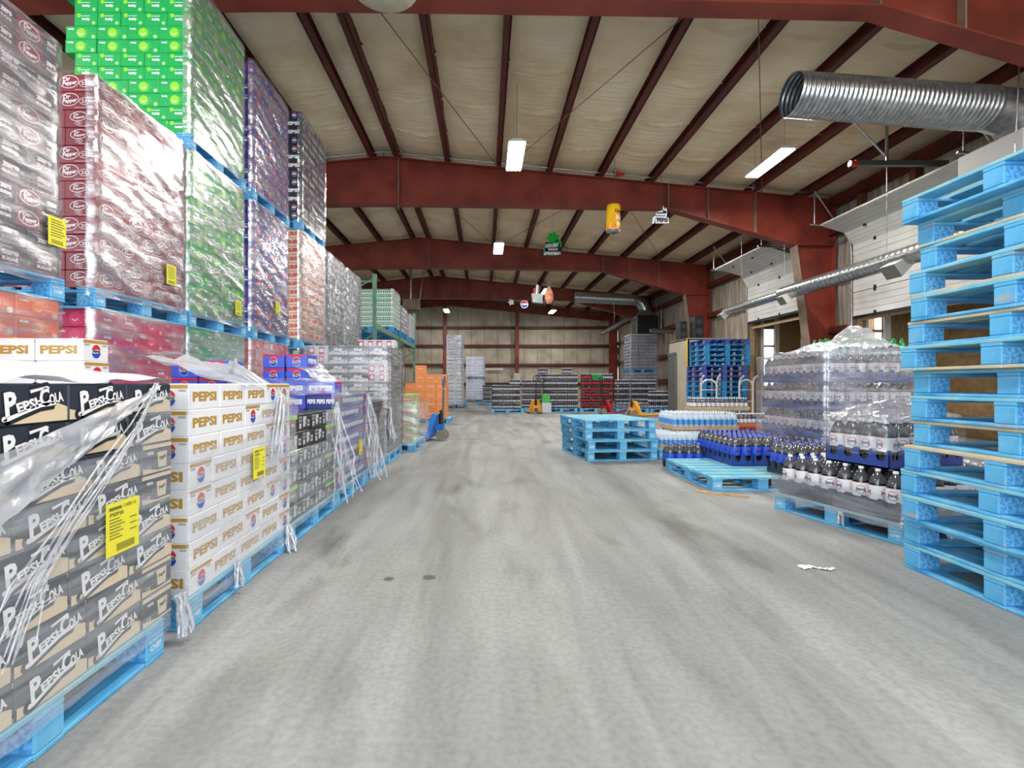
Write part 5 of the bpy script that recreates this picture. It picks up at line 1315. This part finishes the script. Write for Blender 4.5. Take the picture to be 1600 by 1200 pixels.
tag(MB().box(1.92, 2.2, 18.0, 18.3, .5, .76).box(1.9, 2.25, 18.0, 18.4, .2, .5, 1).build('stacked_case', [mat('case_green', (70, 160, 70), .5), LWH]), 'green case on a white case beside the yellow jack', 'drink case') if False else None
t = tag(MB().bbox(2.13, 2.42, 17.95, 18.25, .36, .66).build('green_carton', mat('case_green', (70, 170, 74), .5)), 'small bright green carton beside the yellow jack', 'carton')
t = tag(MB().bbox(2.12, 2.46, 17.9, 18.27, .0, .355).build('white_carton', noise_mat('white_wrap', [(170, 176, 196), (214, 218, 228)], nscale=20)), 'white wrapped carton on the floor under the green one', 'carton')
fpl(4.85, 17.9, 'blue pallet under the low grey cases'); far_stack('low grey cases', 4.9, 3, 18, .14, 1, 'grey', 0)
fpl(6.1, 17.9, 'blue pallet under the low dark cases'); far_stack('low dark cases by the small room', 6.1, 2, 18, .14, 3, 'dark', 0)
fpl(5.3, 19.1, 'blue pallet behind the low grey cases'); far_stack('dark cases behind the grey ones', 5.2, 4, 19.3, .14, 5, 'dark', 0)
fpl(6.0, 20.6, 'blue pallet under the wrapped can tower'); pallet(6.85, 21.55, 1.55, PI / 2, 'blue pallet between the tiers of the wrapped can tower', 'fresh', simple=True)
for tier, (z0, n) in enumerate(((.14, 10), (1.69, 11))):
    for k in range(n):
        for i in range(3): far_case('can', 6.27 + .2 + i * .4, 21.1, z0 + k * .1395, 'silver can case, %s layer, %s across, %s tier, can tower' % (ORD[k], NTH[i], ('lower', 'upper')[tier]), 'cases of the wrapped can tower')
        for j in range(2): far_case('can', 6.27 + .13, 21.42 + j * .4, z0 + k * .1395, 'silver can case, %s layer, %s back, aisle side, %s tier, can tower' % (ORD[k], NTH[j], ('lower', 'upper')[tier]), 'cases of the wrapped can tower', PI / 2)
    film('clear film round the %s tier of the can tower' % ('lower', 'upper')[tier], [(6.22, 22.1), (6.22, 20.94), (7.5, 20.94)], z0, z0 + n * .1395, FILM_T, .02, seed=tier, dz=.1, du=.1)
# tall silver and lilac towers near the back wall
WWk = cmat('wrapped_white', (200, 202, 206))
carton_kind('ws', 'wrapped_white_case', 'silver-white wrapped case', .25, .36, .17, WWk, [cmat('dull_dark', (110, 112, 112))], lambda a, w, h: (a.rect(-w*.4, -h*.2, w*.4, h*.1, 1)), lambda a, w, h: (a.rect(-w*.4, -h*.2, w*.4, h*.1, 1)), 'case')
carton_kind('wl', 'wrapped_lilac_case', 'lilac-white wrapped case', .25, .36, .17, cmat('lilac', (186, 188, 214)), [cmat('violet', (90, 90, 150))], lambda a, w, h: (a.rect(-w*.4, h*.3, w*.4, h*.45, 1)), lambda a, w, h: (a.rect(-w*.4, h*.3, w*.4, h*.45, 1)), 'case')
pallet(-1.33, 22.1, 0, 0, 'pallet under the tall silver-white tower', 'deep', simple=True)
z = .14; ti = 0
for n in (7, 6, 5):
    for k in range(n):
        for i in range(2): put('ws', -1.7 + .2 + i * .37, 21.8, z + k * .1705, False, 'silver-white wrapped case, %s layer, %s across, %s tier of the tall tower' % (ORD[k], NTH[i], ('lowest', 'middle', 'top')[ti]), 'cases of the tall silver-white tower')
    film('clear film round the %s tier of the tall silver-white tower' % ('lowest', 'middle', 'top')[ti], [(-1.7, 21.66), (-.97, 21.66), (-.97, 22.4)], z, z + n * .1705, FILM_L, .04, seed=ti, dz=.1, du=.1)
    z += n * .1705 + .012; ti += 1
for zz in (1.34, 2.375): tag(MB().box(-1.7, -.96, 21.66, 22.3, zz, zz + .011).build('slip_sheet', CARD), 'cardboard sheet between the %s of the silver-white tower' % ('lower tiers' if zz < 2 else 'upper tiers'), 'sheet')
pallet(-.53, 29.1, 0, 0, 'pallet under the lilac-white tower', 'deep', simple=True); pallet(-.5, 29.1, 1.34, 0, 'pallet in the middle of the lilac-white tower', 'deep', simple=True)
for z0, n, w in ((.14, 7, 'lower'), (1.48, 7, 'upper')):
    for k in range(n):
        for i in range(3): put('wl', -1.1 + .2 + i * .37, 28.7, z0 + k * .1705, False, 'lilac-white wrapped case, %s layer, %s across, %s tier by the back wall' % (ORD[k], NTH[i], w), 'cases of the lilac-white tower')
    film('clear film round the %s tier of the lilac-white tower' % w, [(-1.1, 28.56), (.02, 28.56), (.02, 29.4)], z0, z0 + n * .1705, FILM_L, .03, seed=7, dz=.1, du=.1)

# ---------------- small things ----------------
# hand trucks
def hand_truck(x, y, rz, lab):
    t = empty('hand_truck', (x, y, 0), rz); tag(t, lab, 'hand truck')
    mb = MB()
    for s in (-1, 1): mb.path([(s*.2, 0, .12), (s*.2, 0, 1.08), (s*.2, -.06, 1.2), (s*.2, -.16, 1.26)], .024, 8)
    mb.path([(-.2, 0, .98)] + [(-.2 + .2 * (1 - math.cos(a)), 0, .98 + .18 * math.sin(a)) for a in [PI * i / 8 for i in range(9)]], .022, 8)
    for z in (.3, .6, .9): mb.tube((-.2, 0, z), (.2, 0, z), .013, n=6)
    mb.build('frame', mat('aluminium', (226, 228, 230), .35, .3), t)
    MB().box(-.22, .22, -.2, 0, .02, .03).build('toe_plate', STEEL, t)
    for s in (-1, 1): MB().tube((s*.24 - .02, .06, .11), (s*.24 + .02, .06, .11), .11, n=18).build('wheel', BLACKM, t)
hand_truck(5.72, 12.4, 0, 'aluminium hand truck with curved grips standing before the far pallet stack')
hand_truck(6.75, 12.55, .2, 'aluminium hand truck leaning beside the opening, right of the far pallet stack'.replace(', right of', ' next to'))
tag(MB().tube((6.72, 18.3 - .8, 0), (6.72, 17.5, .62), .09, n=16, mi=0).tube((6.72, 17.5, .47), (6.72, 17.5, .55), .093, n=16, mi=1, caps=False).build('film_roll', [WHITEM, CAPG]), 'upright white film roll with green band beside the small room', 'film roll')
tag(MB().hexa([(2.04, 4.72, 0), (2.42, 4.47, 0), (2.44, 4.50, 0), (2.06, 4.76, 0), (2.04, 4.72, .016), (2.42, 4.47, .02), (2.44, 4.50, .02), (2.06, 4.76, .016)]).build('wood_slat', PINE), 'splintered bare wood slat on the floor before the empty pallet', 'wood slat')
def scrap(u, v): 
    x = 1.8 + .19 * u + .012 * noise.noise((u * 5, v * 5, 3)); y = 2.74 + .06 * v * (1 - .5 * u) + .02 * math.sin(u * 7); return (x, y, .003 + .014 * abs(noise.noise((u * 8, v * 6, 1))))
tag(MB().grid(scrap, 20, 8, keep=lambda u, v: not (.3 < u < .7 and v < .35)).build('film_scrap', mat('scrap_white', (224, 226, 226), .5)), 'torn white plastic scrap lying on the concrete', 'plastic scrap')
for p0, s in (((.92 * 1.0, 3.9, 0), 3),): pass

# hanging displays
def cord(t, x, y, z, lx=0): MB().tube((lx, 0, 0), (lx, 0, roofz(x) + .17 - z), .003, n=4).build('cord', GREYM, t)
t = empty('hanging_can', (2.84, 10.7, 4.98)); tag(t, 'big yellow and orange drink can hanging before the second steel frame', 'hanging display'); t.rotation_euler = (0, .03, 0)
mb = MB(); n = 28; prof = [(.12, -.6), (.145, -.575), (.15, -.55), (.15, -.03), (.14, 0), (.0, 0)]
mb.lathe([(0, -.59)] + prof[:3], n, mi=1); mb.lathe(prof[2:], n, mi=0)
mb.build('can_body', [noise_mat('can_paint', [(226, 90, 30), (240, 150, 30), (248, 206, 30)], (.2, .2, 1.2), 1.6, 1, .3, stops=[.3, .5, .62]), STEEL], t)
def wrapart(parent, art, r, z, ang, mats, name):
    m = MB()
    for vs, fs, mi, ly in art.a:
        m.add([((r + .002 * ly) * math.cos(ang + x / r), (r + .002 * ly) * math.sin(ang + x / r), z + y) for x, y in vs], fs, mi)
    return m.build(name, mats, parent)
a = Art(); a.text('Lipton', 0, .13, .24, .09, 0, 2, .06, .1); a.text('Brisk', 0, .0, .2, .09, 2, 2, .05, .2); a.disc(.0, -.14, .08, 1, 1); a.disc(0, -.14, .06, 2, 2, rv=.03); a.poly([(-.2, -.05), (-.06, -.14), (-.1, -.18), (-.2, -.12)], 3, 1)
wrapart(t, a, .151, -.3, -PI / 2 + .75, [mat('brick_red', (150, 30, 30), .4), mat('sun_yellow', (250, 216, 40), .4), LWH, mat('leaf_green', (60, 130, 50), .4)], 'can_lettering'); cord(t, 2.84, 10.7, 4.98)
def sign(name, lab, x, y, z, shapes, mats, parts='sign_face', thick=.02):
    t = empty(name, (x, y, z)); tag(t, lab, 'hanging display')
    mb = MB()
    for pts, mi in shapes['plates']:
        n = len(pts); vs = [(u, -thick, v) for u, v in pts] + [(u, thick, v) for u, v in pts]
        mb.add(vs, [list(range(n)), list(range(n, 2 * n))[::-1]] + [(i, i + n, (i + 1) % n + n, (i + 1) % n) for i in range(n)], mi)
    a = shapes.get('art')
    if a: a.on(mb, (0, -thick - .001, 0), (1, 0, 0), (0, 0, 1), (0, -1, 0), .002)
    mb.build(parts, mats, t); cord(t, x, y, z, .0); return t
def blob(cx_, cz_, r, n=16, jag=.3, seed=0):
    R = random.Random(seed); return [(cx_ + r * (1 + (jag * (1 if i % 2 else -.6))) * math.cos(2 * PI * i / n), cz_ + r * (1 + (jag * (1 if i % 2 else -.6))) * math.sin(2 * PI * i / n)) for i in range(n)]
a = Art(); a.text('MTN DEW', .0, -.1, .4, .12, 2, 3, .08, .2, .1); a.text('WHITE', .02, -.22, .3, .07, 2, 3, .06, .1); a.text('LIGHTNING', 0, -.34, .5, .1, 2, 3, .08)
sign('green_hanging_sign', 'bright green leafy sign lettered LIGHTNING hanging between the second and third frames', 2.03, 14.6, 5.3,
     {'plates': [(blob(.03, .12, .17, 14, .25), 0), (blob(-.17, -.18, .09, 10, .2), 0), (blob(.17, -.05, .11, 10, .2), 0), ([(-.3, -.41), (.3, -.41), (.3, -.28), (-.3, -.28)], 1), ([(-.22, -.26), (.22, -.26), (.24, -.03), (-.2, .0)], 1)], 'art': a},
     [mat('vivid_green', (20, 200, 70), .3), mat('sign_black', (20, 26, 22), .5), LWH])
a = Art(); a.text('PEPSI', .03, -.13, .24, .09, 1, 3, .06); a.rect(-.1, .02, .12, .05, 1, 1); a.rect(-.12, -.04, .1, -.02, 1, 1)
sign('white_hanging_sign', 'small white cut-out sign with dark lettering hanging at the haunch of the second frame', 3.95, 10.9, 4.84,
     {'plates': [([(-.12, -.19), (.17, -.19), (.17, -.07), (-.12, -.07)], 0), ([(-.14, -.1), (.12, -.08), (.14, .06), (.05, .1), (-.1, .06)], 0), ([(.04, .05), (.14, .05), (.12, .16), (.08, .12), (.05, .2)], 0), ([(-.2, -.2), (-.16, -.2), (-.12, -.02), (-.18, -.06)], 0)], 'art': a}, [LWH, BK])
t = empty('hanging_pack', (1.95, 17.3, 4.15)); tag(t, 'pale open drink pack with red striped bottles hanging near the pink display', 'hanging display')
MB().hexa([(-.24, -.1, -.2), (.1, -.1, -.24), (.1, .1, -.24), (-.24, .1, -.2), (-.28, -.12, .1), (.12, -.12, .08), (.12, .12, .08), (-.28, .12, .1)]).build('pack_body', noise_mat('pale_blue_board', [(150, 176, 180), (196, 204, 200)], nscale=6), t)
MB().tube((-.1, 0, .08), (-.06, 0, .42), .05, n=10, mi=0).tube((-.18, 0, .08), (-.16, 0, .3), .05, n=10, mi=1).tube((0, 0, .08), (.02, 0, .36), .04, n=10, mi=2).build('pack_bottle', [LWH, LRD, BK], t); cord(t, 1.95, 17.3, 4.15, -.05)
t = empty('hanging_bottle', (2.27, 17.1, 4.2)); tag(t, 'pink and orange teardrop display hanging beside the far light', 'hanging display')
MB().lathe([(0, -.34), (.08, -.33), (.15, -.2), (.16, -.02), (.1, .16), (.03, .27), (.0, .3)], 16).build('display_body', noise_mat('salmon', [(206, 96, 60), (224, 150, 120), (240, 220, 210)], nscale=9), t)
MB().path([(0, 0, .28), (-.06, 0, .36), (0, 0, .46), (.06, 0, .36), (0, 0, .28)], .006, 5).build('hook', STEEL, t); cord(t, 2.27, 17.1, 4.2)
sign('paper_star', 'tiny white star-shaped sign hanging deep in the hall', 1.27, 23.2, 4.95, {'plates': [(blob(0, 0, .13, 10, .35), 0)]}, [LWH, BK])
a = Art(); a.globe(0, 0, .17, 1, 0, 2, 1)
sign('round_hanging_sign', 'tiny round blue and white sign hanging deep in the hall', 1.9, 23.2, 4.85, {'plates': [([(.19 * math.cos(2*PI*i/20), .19 * math.sin(2*PI*i/20)) for i in range(20)], 0)], 'art': a}, [LWH, RD, BL])
# long strip leaning at back wall girt
tag(MB().box(-.0, 1.15, YB - .2, YB - .16, 1.92, 2.02).build('white_batten', WHITEM), 'white batten fixed under the girt of the back wall', 'batten')
tag(MB().bbox(1.75, 2.25, YB - .5, YB - .36, 1.05, 1.7, .05).build('wall_unit', noise_mat('dusty_white', [(180, 172, 160), (206, 200, 190)])), 'dusty white wall unit at the middle post of the back wall', 'wall unit')
